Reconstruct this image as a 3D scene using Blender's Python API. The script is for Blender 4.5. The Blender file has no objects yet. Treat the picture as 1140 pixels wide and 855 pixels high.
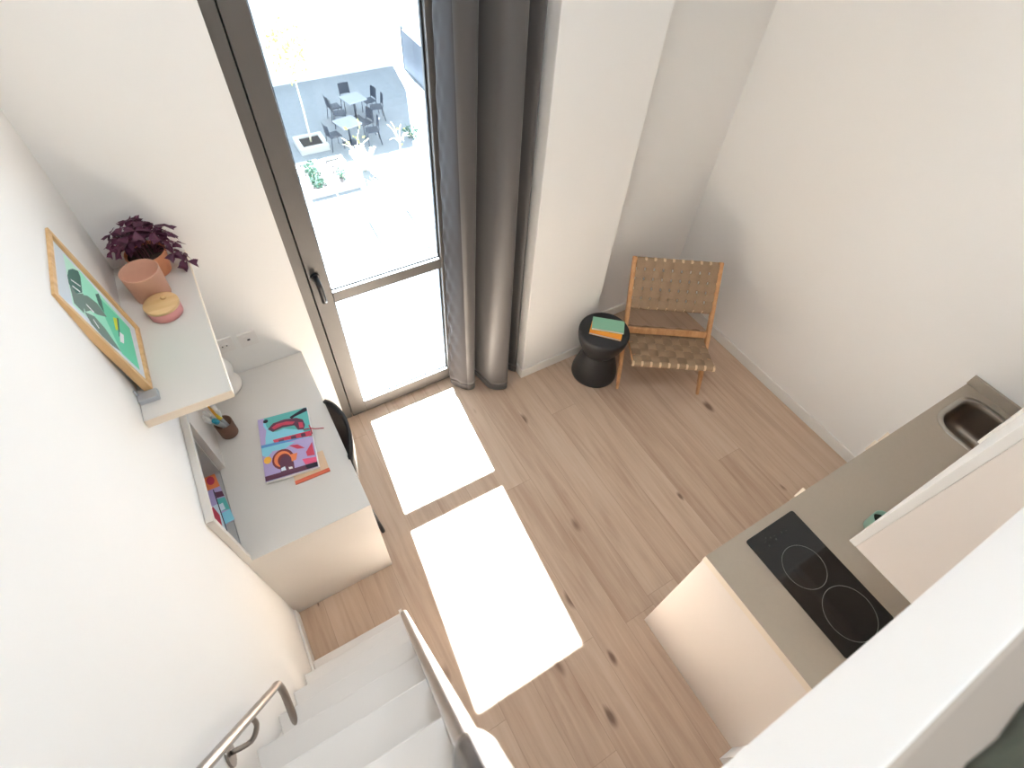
import bpy, bmesh, math, random
import numpy as np
from mathutils import Vector, Matrix

random.seed(7)
PI = math.pi
SC = bpy.context.scene
COL = SC.collection

# ------------------------------------------------------------------ colours
def lin(r, g, b):
    def c(v):
        v /= 255.0
        return v / 12.92 if v <= 0.04045 else ((v + 0.055) / 1.055) ** 2.4
    return (c(r), c(g), c(b), 1.0)

MATS = {}
def mat(name, col, rough=0.5, metal=0.0, spec=0.5, noise=None, bump=None, sheen=0.0, coat=0.0):
    """Principled material; noise=(scale, amount) varies the colour, bump=(scale, strength)."""
    if name in MATS:
        return MATS[name]
    m = bpy.data.materials.new(name)
    m.use_nodes = True
    nt = m.node_tree
    b = nt.nodes['Principled BSDF']
    b.inputs['Base Color'].default_value = col
    b.inputs['Roughness'].default_value = rough
    b.inputs['Metallic'].default_value = metal
    b.inputs['Specular IOR Level'].default_value = spec
    if sheen:
        b.inputs['Sheen Weight'].default_value = sheen
    if coat:
        b.inputs['Coat Weight'].default_value = coat
        b.inputs['Coat Roughness'].default_value = 0.05
    if noise or bump:
        tc = nt.nodes.new('ShaderNodeTexCoord')
    if noise:
        n = nt.nodes.new('ShaderNodeTexNoise')
        n.inputs['Scale'].default_value = noise[0]
        n.inputs['Detail'].default_value = 4
        nt.links.new(tc.outputs['Object'], n.inputs['Vector'])
        r = nt.nodes.new('ShaderNodeMapRange')
        r.inputs['To Min'].default_value = 1 - noise[1]
        r.inputs['To Max'].default_value = 1 + noise[1]
        nt.links.new(n.outputs['Fac'], r.inputs['Value'])
        mx = nt.nodes.new('ShaderNodeVectorMath')
        mx.operation = 'SCALE'
        mx.inputs[0].default_value = col[:3]
        nt.links.new(r.outputs['Result'], mx.inputs['Scale'])
        nt.links.new(mx.outputs['Vector'], b.inputs['Base Color'])
    if bump:
        n2 = nt.nodes.new('ShaderNodeTexNoise')
        n2.inputs['Scale'].default_value = bump[0]
        n2.inputs['Detail'].default_value = 3
        nt.links.new(tc.outputs['Object'], n2.inputs['Vector'])
        bp = nt.nodes.new('ShaderNodeBump')
        bp.inputs['Strength'].default_value = bump[1]
        bp.inputs['Distance'].default_value = 0.002
        nt.links.new(n2.outputs['Fac'], bp.inputs['Height'])
        nt.links.new(bp.outputs['Normal'], b.inputs['Normal'])
    MATS[name] = m
    return m

def wood_mat(name, c1, c2, rough=0.45, axis=2, scale=9.0):
    """Streaky wood grain running along one axis of the object."""
    m = bpy.data.materials.new(name)
    m.use_nodes = True
    nt = m.node_tree
    b = nt.nodes['Principled BSDF']
    b.inputs['Roughness'].default_value = rough
    tc = nt.nodes.new('ShaderNodeTexCoord')
    mp = nt.nodes.new('ShaderNodeMapping')
    s = [scale * 6] * 3
    s[axis] = scale * 0.6
    mp.inputs['Scale'].default_value = s
    nt.links.new(tc.outputs['Object'], mp.inputs['Vector'])
    n = nt.nodes.new('ShaderNodeTexNoise')
    n.inputs['Scale'].default_value = 1.0
    n.inputs['Detail'].default_value = 5
    nt.links.new(mp.outputs['Vector'], n.inputs['Vector'])
    cr = nt.nodes.new('ShaderNodeValToRGB')
    cr.color_ramp.elements[0].position = 0.3
    cr.color_ramp.elements[0].color = c1
    cr.color_ramp.elements[1].position = 0.7
    cr.color_ramp.elements[1].color = c2
    nt.links.new(n.outputs['Fac'], cr.inputs['Fac'])
    nt.links.new(cr.outputs['Color'], b.inputs['Base Color'])
    MATS[name] = m
    return m

def floor_mat():
    m = bpy.data.materials.new('oak_planks')
    m.use_nodes = True
    nt = m.node_tree
    N, L = nt.nodes, nt.links
    b = N['Principled BSDF']
    tc = N.new('ShaderNodeTexCoord')
    sp = N.new('ShaderNodeSeparateXYZ')
    L.new(tc.outputs['Object'], sp.inputs[0])
    def mth(op, a, c=None, v=None):
        n = N.new('ShaderNodeMath')
        n.operation = op
        for i, s in enumerate((a, c)):
            if s is None:
                continue
            if isinstance(s, (int, float)):
                n.inputs[i].default_value = s
            else:
                L.new(s, n.inputs[i])
        return n.outputs[0]
    W, LEN = 0.185, 1.75
    xs = mth('DIVIDE', mth('ADD', sp.outputs[0], 0.055), W)
    xi = mth('FLOOR', xs)
    xf = mth('SUBTRACT', xs, xi)
    wn = N.new('ShaderNodeTexWhiteNoise')
    wn.noise_dimensions = '1D'
    L.new(xi, wn.inputs['W'])
    ys = mth('ADD', mth('DIVIDE', sp.outputs[1], LEN), mth('MULTIPLY', wn.outputs['Value'], 7.3))
    yi = mth('FLOOR', ys)
    yf = mth('SUBTRACT', ys, yi)
    wn2 = N.new('ShaderNodeTexWhiteNoise')
    wn2.noise_dimensions = '2D'
    cb = N.new('ShaderNodeCombineXYZ')
    L.new(xi, cb.inputs[0]); L.new(yi, cb.inputs[1])
    L.new(cb.outputs[0], wn2.inputs['Vector'])
    rnd = wn2.outputs['Value']
    # grain: stretched along y, shifted per plank
    cg = N.new('ShaderNodeCombineXYZ')
    L.new(mth('MULTIPLY', sp.outputs[0], 26.0), cg.inputs[0])
    L.new(mth('MULTIPLY', sp.outputs[1], 1.6), cg.inputs[1])
    L.new(mth('MULTIPLY', rnd, 40.0), cg.inputs[2])
    ng = N.new('ShaderNodeTexNoise')
    ng.inputs['Scale'].default_value = 1.0
    ng.inputs['Detail'].default_value = 6
    ng.inputs['Roughness'].default_value = 0.62
    ng.inputs['Distortion'].default_value = 0.5
    L.new(cg.outputs[0], ng.inputs['Vector'])
    # broad colour drift
    cg2 = N.new('ShaderNodeCombineXYZ')
    L.new(mth('MULTIPLY', sp.outputs[0], 7.0), cg2.inputs[0])
    L.new(mth('MULTIPLY', sp.outputs[1], 1.1), cg2.inputs[1])
    L.new(mth('MULTIPLY', rnd, 23.0), cg2.inputs[2])
    n2 = N.new('ShaderNodeTexNoise')
    n2.inputs['Scale'].default_value = 1.0
    n2.inputs['Detail'].default_value = 2
    L.new(cg2.outputs[0], n2.inputs['Vector'])
    f = mth('ADD', mth('ADD', mth('MULTIPLY', ng.outputs['Fac'], 0.55), mth('MULTIPLY', n2.outputs['Fac'], 0.35)),
            mth('MULTIPLY', rnd, 0.06))
    cr = N.new('ShaderNodeValToRGB')
    e = cr.color_ramp.elements
    e[0].position = 0.30; e[0].color = lin(172, 143, 121)
    e[1].position = 0.80; e[1].color = lin(216, 195, 175)
    k = cr.color_ramp.elements.new(0.52); k.color = lin(200, 174, 151)
    L.new(f, cr.inputs['Fac'])
    # knots
    cv = N.new('ShaderNodeCombineXYZ')
    L.new(mth('ADD', mth('MULTIPLY', sp.outputs[0], 8.0), mth('MULTIPLY', n2.outputs['Fac'], 0.5)), cv.inputs[0])
    L.new(mth('ADD', mth('MULTIPLY', sp.outputs[1], 3.6), mth('MULTIPLY', ng.outputs['Fac'], 0.35)), cv.inputs[1])
    L.new(mth('MULTIPLY', xi, 3.7), cv.inputs[2])
    vo = N.new('ShaderNodeTexVoronoi')
    vo.inputs['Scale'].default_value = 1.0
    L.new(cv.outputs[0], vo.inputs['Vector'])
    wv = N.new('ShaderNodeSeparateColor')
    L.new(vo.outputs['Color'], wv.inputs[0])
    near = mth('LESS_THAN', wv.outputs[0], 0.58)
    size = mth('ADD', mth('MULTIPLY', wv.outputs[1], 0.20), 0.06)
    kn = N.new('ShaderNodeMapRange')
    kn.interpolation_type = 'SMOOTHSTEP'
    L.new(mth('DIVIDE', vo.outputs['Distance'], size), kn.inputs['Value'])
    kn.inputs['From Min'].default_value = 0.25
    kn.inputs['From Max'].default_value = 1.0
    kn.inputs['To Min'].default_value = 0.85
    kn.inputs['To Max'].default_value = 0.0
    kf = mth('MULTIPLY', kn.outputs[0], near)
    mk = N.new('ShaderNodeMix')
    mk.data_type = 'RGBA'
    L.new(kf, mk.inputs['Factor'])
    L.new(cr.outputs['Color'], mk.inputs[6])
    mk.inputs[7].default_value = lin(112, 84, 68)
    # seams
    sx = mth('LESS_THAN', mth('MINIMUM', xf, mth('SUBTRACT', 1.0, xf)), 0.0065)
    sy = mth('LESS_THAN', mth('MINIMUM', yf, mth('SUBTRACT', 1.0, yf)), 0.0008)
    sm = mth('MULTIPLY', mth('MAXIMUM', sx, sy), 0.32)
    ms = N.new('ShaderNodeMix')
    ms.data_type = 'RGBA'
    L.new(sm, ms.inputs['Factor'])
    L.new(mk.outputs[2], ms.inputs[6])
    ms.inputs[7].default_value = lin(110, 84, 66)
    L.new(ms.outputs[2], b.inputs['Base Color'])
    b.inputs['Roughness'].default_value = 0.5
    b.inputs['Specular IOR Level'].default_value = 0.35
    bp = N.new('ShaderNodeBump')
    bp.inputs['Strength'].default_value = 0.08
    bp.inputs['Distance'].default_value = 0.002
    L.new(ng.outputs['Fac'], bp.inputs['Height'])
    L.new(bp.outputs['Normal'], b.inputs['Normal'])
    return m

def glass_mat():
    m = bpy.data.materials.new('window_glass')
    m.use_nodes = True
    nt = m.node_tree
    for n in list(nt.nodes):
        if n.type == 'BSDF_PRINCIPLED':
            nt.nodes.remove(n)
    out = [n for n in nt.nodes if n.type == 'OUTPUT_MATERIAL'][0]
    t = nt.nodes.new('ShaderNodeBsdfTransparent')
    t.inputs['Color'].default_value = (0.95, 0.97, 0.97, 1)
    g = nt.nodes.new('ShaderNodeBsdfGlossy')
    g.inputs['Roughness'].default_value = 0.02
    lw = nt.nodes.new('ShaderNodeLayerWeight')
    pw5 = nt.nodes.new('ShaderNodeMath'); pw5.operation = 'POWER'; pw5.inputs[1].default_value = 5
    nt.links.new(lw.outputs['Facing'], pw5.inputs[0])
    fr = nt.nodes.new('ShaderNodeMath'); fr.operation = 'MULTIPLY_ADD'
    fr.inputs[1].default_value = 0.5; fr.inputs[2].default_value = 0.03
    nt.links.new(pw5.outputs[0], fr.inputs[0])
    mx = nt.nodes.new('ShaderNodeMixShader')
    nt.links.new(fr.outputs[0], mx.inputs[0])
    nt.links.new(t.outputs[0], mx.inputs[1])
    nt.links.new(g.outputs[0], mx.inputs[2])
    nt.links.new(mx.outputs[0], out.inputs['Surface'])
    return m

# ------------------------------------------------------------------ mesh helpers
def add_box(bm, a, b, mi=0, bev=0.0, seg=2):
    (x0, y0, z0), (x1, y1, z1) = a, b
    r = bmesh.ops.create_cube(bm, size=1.0)
    vs = r['verts']
    for v in vs:
        v.co = Vector(((x0 + x1) / 2 + v.co.x * (x1 - x0), (y0 + y1) / 2 + v.co.y * (y1 - y0),
                       (z0 + z1) / 2 + v.co.z * (z1 - z0)))
    es = set(); fs = set()
    for v in vs:
        es.update(v.link_edges); fs.update(v.link_faces)
    for f in fs:
        f.material_index = mi
    if bev > 0:
        bmesh.ops.bevel(bm, geom=list(es), offset=bev, segments=seg, affect='EDGES', profile=0.5, material=-1)

def add_obox(bm, p, q, w, h, up=(0, 0, 1), mi=0, bev=0.0, taper=1.0):
    """Bar from p to q with section w x h (h along up)."""
    p, q = Vector(p), Vector(q)
    d = (q - p).normalized()
    u = Vector(up)
    s = d.cross(u).normalized()
    u = s.cross(d).normalized()
    vs = []
    for c, k in ((p, 1.0), (q, taper)):
        for a, b in ((-1, -1), (1, -1), (1, 1), (-1, 1)):
            vs.append(bm.verts.new(c + s * a * w / 2 * k + u * b * h / 2 * k))
    fs = [bm.faces.new([vs[i] for i in f]) for f in ((3, 2, 1, 0), (4, 5, 6, 7), (0, 1, 5, 4), (1, 2, 6, 5), (2, 3, 7, 6), (3, 0, 4, 7))]
    for f in fs:
        f.material_index = mi
    if bev > 0:
        es = set()
        for f in fs:
            es.update(f.edges)
        bmesh.ops.bevel(bm, geom=list(es), offset=bev, segments=2, affect='EDGES', profile=0.5, material=-1)

def add_tube(bm, pts, r, seg=14, mi=0, caps=True, smooth_pts=0):
    pts = [Vector(p) for p in pts]
    if smooth_pts:
        pts = catmull(pts, smooth_pts)
    rs = r if isinstance(r, (list, tuple)) else [r] * len(pts)
    if len(rs) != len(pts):
        rs = [rs[0] + (rs[-1] - rs[0]) * i / (len(pts) - 1) for i in range(len(pts))]
    rings = []
    ref = None
    for i, p in enumerate(pts):
        d = (pts[min(i + 1, len(pts) - 1)] - pts[max(i - 1, 0)]).normalized()
        if ref is None:
            ref = d.orthogonal().normalized()
        ref = (ref - d * ref.dot(d)).normalized()
        o = d.cross(ref)
        rings.append([bm.verts.new(p + (ref * math.cos(2 * PI * k / seg) + o * math.sin(2 * PI * k / seg)) * rs[i]) for k in range(seg)])
    for a, b in zip(rings, rings[1:]):
        for k in range(seg):
            f = bm.faces.new((a[k], a[(k + 1) % seg], b[(k + 1) % seg], b[k]))
            f.smooth = True; f.material_index = mi
    if caps:
        f = bm.faces.new(list(reversed(rings[0]))); f.material_index = mi
        f = bm.faces.new(rings[-1]); f.material_index = mi

def catmull(P, n):
    out = []
    for i in range(len(P) - 1):
        p0, p1, p2, p3 = P[max(i - 1, 0)], P[i], P[i + 1], P[min(i + 2, len(P) - 1)]
        for k in range(n):
            t = k / n
            out.append(0.5 * ((2 * p1) + (p2 - p0) * t + (2 * p0 - 5 * p1 + 4 * p2 - p3) * t * t + (3 * p1 - p0 - 3 * p2 + p3) * t ** 3))
    out.append(P[-1])
    return out

def add_lathe(bm, prof, c=(0, 0, 0), seg=40, mi=0, smooth=True):
    """prof: list of (radius, z); radius 0 makes a pole."""
    c = Vector(c)
    rings = []
    for r, z in prof:
        if r <= 1e-6:
            rings.append([bm.verts.new(c + Vector((0, 0, z)))])
        else:
            rings.append([bm.verts.new(c + Vector((r * math.cos(2 * PI * k / seg), r * math.sin(2 * PI * k / seg), z))) for k in range(seg)])
    for a, b in zip(rings, rings[1:]):
        for k in range(seg):
            k2 = (k + 1) % seg
            if len(a) == 1 and len(b) == 1:
                continue
            if len(a) == 1:
                f = bm.faces.new((a[0], b[k2], b[k]))
            elif len(b) == 1:
                f = bm.faces.new((a[k], a[k2], b[0]))
            else:
                f = bm.faces.new((a[k], a[k2], b[k2], b[k]))
            f.smooth = smooth; f.material_index = mi

def add_plate(bm, outer, holes, h0, h1, fn, mi=0):
    """Flat plate with holes: loops are 2D, fn(a, b, h) gives the 3D point."""
    loops = [outer] + list(holes)
    top, bot = [], []
    for h, store in ((h1, top), (h0, bot)):
        es = []
        for lp in loops:
            vs = [bm.verts.new(fn(a, b, h)) for a, b in lp]
            store.append(vs)
            es += [bm.edges.new((vs[i], vs[(i + 1) % len(vs)])) for i in range(len(vs))]
        r = bmesh.ops.triangle_fill(bm, edges=es, use_beauty=True)
        for g in r['geom']:
            if isinstance(g, bmesh.types.BMFace):
                g.material_index = mi
    for t, b in zip(top, bot):
        for i in range(len(t)):
            j = (i + 1) % len(t)
            f = bm.faces.new((t[i], t[j], b[j], b[i])); f.material_index = mi
    bmesh.ops.recalc_face_normals(bm, faces=bm.faces)

def rrect(x0, y0, x1, y1, r, n=6):
    out = []
    for cx, cy, a0 in ((x1 - r, y1 - r, 0), (x0 + r, y1 - r, 90), (x0 + r, y0 + r, 180), (x1 - r, y0 + r, 270)):
        for k in range(n + 1):
            a = math.radians(a0 + 90 * k / n)
            out.append((cx + r * math.cos(a), cy + r * math.sin(a)))
    return out

def rect(x0, y0, x1, y1):
    return [(x0, y0), (x1, y0), (x1, y1), (x0, y1)]

def obj(name, bm, mats, parent=None, smooth=False, base=None):
    """Link bm as ONE mesh object. base: world position of the parent, when bm is in world coordinates."""
    me = bpy.data.meshes.new(name)
    if base is not None:
        bmesh.ops.translate(bm, verts=bm.verts, vec=-Vector(base))
    if smooth:
        for f in bm.faces:
            f.smooth = True
    bm.to_mesh(me); bm.free()
    for m in (mats if isinstance(mats, (list, tuple)) else [mats]):
        me.materials.append(m)
    o = bpy.data.objects.new(name, me)
    COL.objects.link(o)
    if parent is not None:
        o.parent = parent
    return o

def tag(o, label, cat, group=None, kind=None):
    o['label'] = label; o['category'] = cat
    if group: o['group'] = group
    if kind: o['kind'] = kind
    return o

def thing(name, label, cat, loc=(0, 0, 0), rotz=0.0, group=None, kind=None):
    o = bpy.data.objects.new(name, None)
    COL.objects.link(o)
    o.empty_display_size = 0.05
    o.location = loc; o.rotation_euler = (0, 0, rotz)
    return tag(o, label, cat, group, kind)

def struct(name, bm, mats):
    o = obj(name, bm, mats)
    o['kind'] = 'structure'
    return o

def dup(root, loc, rotz, label):
    r = root.copy(); COL.objects.link(r)
    r.location = loc; r.rotation_euler = (0, 0, rotz); r['label'] = label
    for ch in list(root.children):
        c = ch.copy(); COL.objects.link(c); c.parent = r
        for g in ch.children:
            d = g.copy(); COL.objects.link(d); d.parent = c
    return r

NB = bmesh.new
def box_bm(a, b, bev=0.0, mi=0):
    bm = NB(); add_box(bm, a, b, mi, bev); return bm

# homography from four pixel-like corners to the unit square, for laying out printed art
def homog(src, dst):
    A = []; B = []
    for (x, y), (u, v) in zip(src, dst):
        A.append([x, y, 1, 0, 0, 0, -u * x, -u * y]); B.append(u)
        A.append([0, 0, 0, x, y, 1, -v * x, -v * y]); B.append(v)
    h = np.linalg.solve(np.array(A, float), np.array(B, float))
    H = np.append(h, 1).reshape(3, 3)
    def f(x, y):
        q = H @ np.array([x, y, 1.0])
        return q[0] / q[2], q[1] / q[2]
    return f

def add_art(bm, polys, fn, step=0.00012, start=0.0002):
    """polys: list of (material index, [(u, v), ...]); fn(u, v, h) -> 3D. Printed shapes, stacked by hairs."""
    for i, (mi, pts) in enumerate(polys):
        h = start + i * step
        vs = [bm.verts.new(fn(u, v, h)) for u, v in pts]
        es = [bm.edges.new((vs[k], vs[(k + 1) % len(vs)])) for k in range(len(vs))]
        r = bmesh.ops.triangle_fill(bm, edges=es, use_beauty=True)
        for g in r['geom']:
            if isinstance(g, bmesh.types.BMFace):
                g.material_index = mi

def clip01(pts):
    return [(min(max(u, 0.0), 1.0), min(max(v, 0.0), 1.0)) for u, v in pts]

def ell(cx, cy, rx, ry, n=20, rot=0.0):
    return [(cx + rx * math.cos(a) * math.cos(rot) - ry * math.sin(a) * math.sin(rot),
             cy + rx * math.cos(a) * math.sin(rot) + ry * math.sin(a) * math.cos(rot)) for a in (2 * PI * k / n for k in range(n))]

# ------------------------------------------------------------------ materials
M_wall = mat('white_plaster', lin(236, 234, 231), 0.85, spec=0.2, bump=(160, 0.05))
M_ceil = mat('ceiling_white', lin(240, 239, 237), 0.9, spec=0.2)
M_slab = mat('slab_paint', lin(220, 217, 214), 0.8, spec=0.2)
M_loft = mat('loft_floor', lin(164, 152, 141), 0.7)
M_base = mat('baseboard_white', lin(232, 229, 224), 0.5)
M_floor = floor_mat()
M_alu = mat('anthracite_metal', lin(96, 92, 88), 0.42, spec=0.5, bump=(900, 0.03))
M_gap = mat('black_seal', lin(20, 20, 20), 0.6)
M_glass = glass_mat()
M_black = mat('black_handle', lin(22, 21, 24), 0.35)
M_lam = mat('pale_greige_laminate', lin(214, 209, 203), 0.45, noise=(3, 0.012))
M_edge = mat('laminate_edge', lin(226, 212, 194), 0.5)
M_step = mat('step_laminate', lin(216, 211, 206), 0.5, noise=(4, 0.012))
M_counter = mat('taupe_worktop', lin(172, 160, 144), 0.5, noise=(60, 0.03))
M_cab = mat('cabinet_cream', lin(226, 216, 207), 0.5)
M_cabw = mat('cabinet_front', lin(226, 222, 216), 0.45)
M_steel = mat('brushed_steel', lin(178, 172, 164), 0.28, metal=1.0)
M_tube = mat('satin_steel_tube', lin(158, 148, 140), 0.28, metal=1.0)
M_grip = mat('dark_grip', lin(52, 54, 60), 0.22, metal=0.6)
M_sink = mat('sink_steel', lin(146, 134, 122), 0.38, metal=0.9)
M_hob = mat('hob_glass', lin(16, 15, 15), 0.06, spec=0.6)
M_ring = mat('hob_print', lin(150, 148, 144), 0.4)
M_curt = mat('grey_satin_curtain', lin(84, 81, 80), 0.46, spec=0.4, sheen=0.15)
M_lining = mat('curtain_lining', lin(60, 56, 56), 0.75, spec=0.2, sheen=0.1)
M_oak = wood_mat('light_oak', lin(210, 166, 112), lin(232, 194, 142), axis=2)
M_teak = wood_mat('teak', lin(192, 136, 88), lin(218, 168, 118), axis=2, scale=7)
M_lid = wood_mat('bamboo_lid', lin(206, 164, 112), lin(228, 192, 144), axis=0, scale=6)
M_strap = mat('woven_strap', lin(160, 133, 105), 0.7, noise=(90, 0.12))
M_strap3 = mat('woven_strap_dark', lin(144, 119, 94), 0.7, noise=(90, 0.12))
M_strap2 = mat('woven_strap_light', lin(222, 196, 160), 0.7)
M_stool = mat('black_stool', lin(38, 38, 40), 0.42, noise=(25, 0.08))
M_terra = mat('terracotta_pot', lin(222, 152, 112), 0.8, noise=(30, 0.05))
M_peach = mat('peach_clay', lin(214, 166, 142), 0.85, noise=(60, 0.04))
M_pink = mat('pink_glaze', lin(222, 152, 150), 0.6)
M_soil = mat('dark_soil', lin(60, 46, 38), 0.95, noise=(80, 0.3))
M_leaf = mat('purple_leaf', lin(84, 34, 60), 0.5, noise=(20, 0.4))
M_stem = mat('purple_stem', lin(110, 60, 74), 0.6)
M_paper = mat('paper_white', lin(236, 233, 228), 0.7)
M_card = mat('kraft_card', lin(218, 188, 158), 0.8)
M_orange = mat('terracotta_band', lin(214, 104, 74), 0.6)
M_white = mat('white_ceramic', lin(232, 228, 222), 0.4)
M_plast = mat('white_plastic', lin(232, 228, 224), 0.4)
M_dark = mat('socket_dark', lin(50, 44, 42), 0.5)
M_cup = mat('brown_cup', lin(120, 88, 72), 0.7, noise=(40, 0.12))
M_chair = mat('black_shell', lin(22, 22, 24), 0.5)
M_grey = mat('grey_metal', lin(190, 194, 200), 0.35, metal=0.6)
M_niche = mat('niche_shade_grey', lin(176, 174, 172), 0.6)  # shade inside the recess put into the colour as a darker grey
M_green = mat('sage_cover', lin(138, 192, 164), 0.7)
M_orcov = mat('orange_cover', lin(250, 166, 60), 0.7)
M_mug = mat('mint_glaze', lin(150, 186, 168), 0.35)
M_bed = mat('mattress_white', lin(220, 216, 210), 0.9)
M_mint = mat('cloth', lin(84, 88, 74), 0.95)

def flat(name, r, g, b):
    return mat(name, lin(r, g, b), 0.65)

# ------------------------------------------------------------------ room dimensions (metres)
YW = 4.0           # inner face of the window wall
YF = 4.028         # face of the door frame
XR = 3.274         # right wall
ZC = 3.95          # ceiling
YB = -1.2          # back wall behind the loft
XK, YK, ZK = 1.516, 2.132, 0.929      # kitchen worktop: left end, front edge, height
XD, YD, ZD = 0.51, 3.023, 0.74        # desk: depth, near end, height
YL = 1.85          # loft edge
ZL0, ZL1 = 2.237, 2.505
ZS = 1.477         # shelf top
WT = 0.26          # outer wall thickness

# floor
struct('floor', box_bm((-0.02, YB, -0.12), (XR + 0.02, YF + 0.10, 0.0)), M_floor)
# ceiling
struct('ceiling', box_bm((-0.3, YB - 0.2, ZC), (XR + 0.3, YW + WT, ZC + 0.15)), M_ceil)
# left wall with the desk niche cut into it
NY0, NY1, NZ0, NZ1 = 3.045, 3.49, 0.72, 1.105
bm = NB()
add_plate(bm, rect(YB - 0.2, -0.12, YW + WT, ZC), [rect(NY0, NZ0, NY1, NZ1)], -0.3, 0.0, lambda a, b, h: (h, a, b))
struct('wall_left', bm, M_wall)
# window wall with the balcony door opening
DX0, DX1, DZ1 = 0.604, 1.485, 2.64
bm = NB()
add_plate(bm, rect(-0.3, -0.12, XR + 0.3, ZC), [rect(DX0, -0.06, DX1, DZ1)], YW, YW + WT, lambda a, b, h: (a, h, b))
add_box(bm, (DX0 - 0.01, YW + 0.14, 2.36), (DX1 + 0.01, YW + WT - 0.0005, DZ1 + 0.01))   # outer lintel
struct('wall_window', bm, M_wall)
# pillar between the curtain and the corner
PX0, PX1, PY = 1.783, 2.347, 3.799
bm = NB(); add_box(bm, (PX0, PY, 0), (PX1, YW, ZC), bev=0.004)
struct('wall_pillar', bm, M_wall)
struct('wall_right', box_bm((XR, YB - 0.2, -0.12), (XR + 0.3, YW, ZC)), M_wall)
struct('wall_back', box_bm((0, YB - 0.2, -0.12), (XR, YB, ZC)), M_wall)
struct('wall_kitchen', box_bm((1.44, 1.40, 0), (XR, 1.50, ZL0)), M_wall)
# loft slab
bm = box_bm((0, YB, ZL0), (XR, YL, ZL1), bev=0.004)
bm.normal_update()
for f in bm.faces:
    f.material_index = 1 if f.normal.z > 0.9 else 0
struct('floor_loft', bm, [M_slab, M_loft])
# baseboards
def baseboard(name, a, b, t, n):
    bm = NB()
    ax, ay = a; bx, by = b
    x0, x1 = sorted((ax, bx)); y0, y1 = sorted((ay, by))
    if n == '-x': add_box(bm, (x0 - t, y0, 0), (x0, y1, 0.08), bev=0.003)
    if n == '+x': add_box(bm, (x0, y0, 0), (x0 + t, y1, 0.08), bev=0.003)
    if n == '-y': add_box(bm, (x0, y0 - t, 0), (x1, y0, 0.08), bev=0.003)
    struct(name, bm, M_base)
baseboard('baseboard_right', (XR, YK + 0.002), (XR, YW), 0.012, '-x')
baseboard('baseboard_window', (PX1, YW), (XR - 0.012, YW), 0.012, '-y')
baseboard('baseboard_pillar', (PX0 - 0.012, PY), (PX1, PY), 0.012, '-y')
bm = NB(); add_box(bm, (PX0 - 0.012, PY, 0), (PX0, YW, 0.08), bev=0.003)
struct('baseboard_pillar_side', bm, M_base)
baseboard('baseboard_left', (0, 2.66), (0, YD - 0.004), 0.012, '+x')

# ------------------------------------------------------------------ balcony door
D = thing('door_1', 'tall dark grey glazed balcony door with black lever handle', 'door', (DX0, YF, 0), kind='structure')
B0 = (DX0, YF, 0)
fx0, fx1 = DX0, DX1
sx0, sx1 = 0.658, 1.430     # sash outer
gx0, gx1 = 0.745, 1.337     # glass
bm = NB()
add_box(bm, (fx0, YF, 0), (0.653, YF + 0.075, DZ1), bev=0.002)
add_box(bm, (1.436, YF, 0), (fx1, YF + 0.075, DZ1), bev=0.002)
add_box(bm, (0.653, YF, DZ1 - 0.05), (1.436, YF + 0.075, DZ1), bev=0.002)
add_box(bm, (0.653, YF + 0.064, 0.0003), (1.436, YF + 0.075, 0.02), bev=0.001)
obj('frame', bm, M_alu, D, base=B0)
bm = NB()
add_box(bm, (0.653, YF + 0.03, 0.004), (sx0, YF + 0.06, DZ1 - 0.05))
add_box(bm, (sx1, YF + 0.03, 0.004), (1.436, YF + 0.06, DZ1 - 0.05))
obj('seal', bm, M_gap, D, base=B0)
bm = NB()
y0, y1 = YF - 0.004, YF + 0.062
add_box(bm, (sx0, y0, 0.004), (gx0, y1, DZ1 - 0.052), bev=0.003)
add_box(bm, (gx1, y0, 0.004), (sx1, y1, DZ1 - 0.052), bev=0.003)
add_box(bm, (gx0, y0, 0.004), (gx1, y1, 0.105), bev=0.003)
add_box(bm, (gx0, y0, DZ1 - 0.14), (gx1, y1, DZ1 - 0.052), bev=0.003)
add_box(bm, (gx0, y0, 0.957), (gx1, y1, 1.022), bev=0.003)
SA = obj('sash', bm, M_alu, D, base=B0)
for z0, z1 in ((0.105, 0.957), (1.022, DZ1 - 0.14)):
    obj('glass_pane', box_bm((gx0, YF + 0.028, z0), (gx1, YF + 0.034, z1)), M_glass, D, base=B0)
    bm = NB()
    for a, b in (((gx0, z0), (gx0 + 0.006, z1)), ((gx1 - 0.008, z0), (gx1, z1)), ((gx0 + 0.006, z0), (gx1 - 0.008, z0 + 0.006))):
        add_box(bm, (a[0], YF + 0.018, a[1]), (b[0], YF + 0.028, b[1]))
    obj('gasket', bm, M_gap, D, base=B0)
# lever handle: pivot on the sash stile, lever hanging down
bm = NB()
add_tube(bm, [(0.690, YF - 0.004, 1.150), (0.690, YF - 0.018, 1.150)], 0.021, 20)
add_tube(bm, [(0.690, YF - 0.010, 1.150), (0.690, YF - 0.045, 1.150), (0.690, YF - 0.058, 1.138), (0.691, YF - 0.060, 1.11), (0.692, YF - 0.058, 1.03)], 0.0125, 14, smooth_pts=4)
obj('handle', bm, M_black, D, base=B0)

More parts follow.
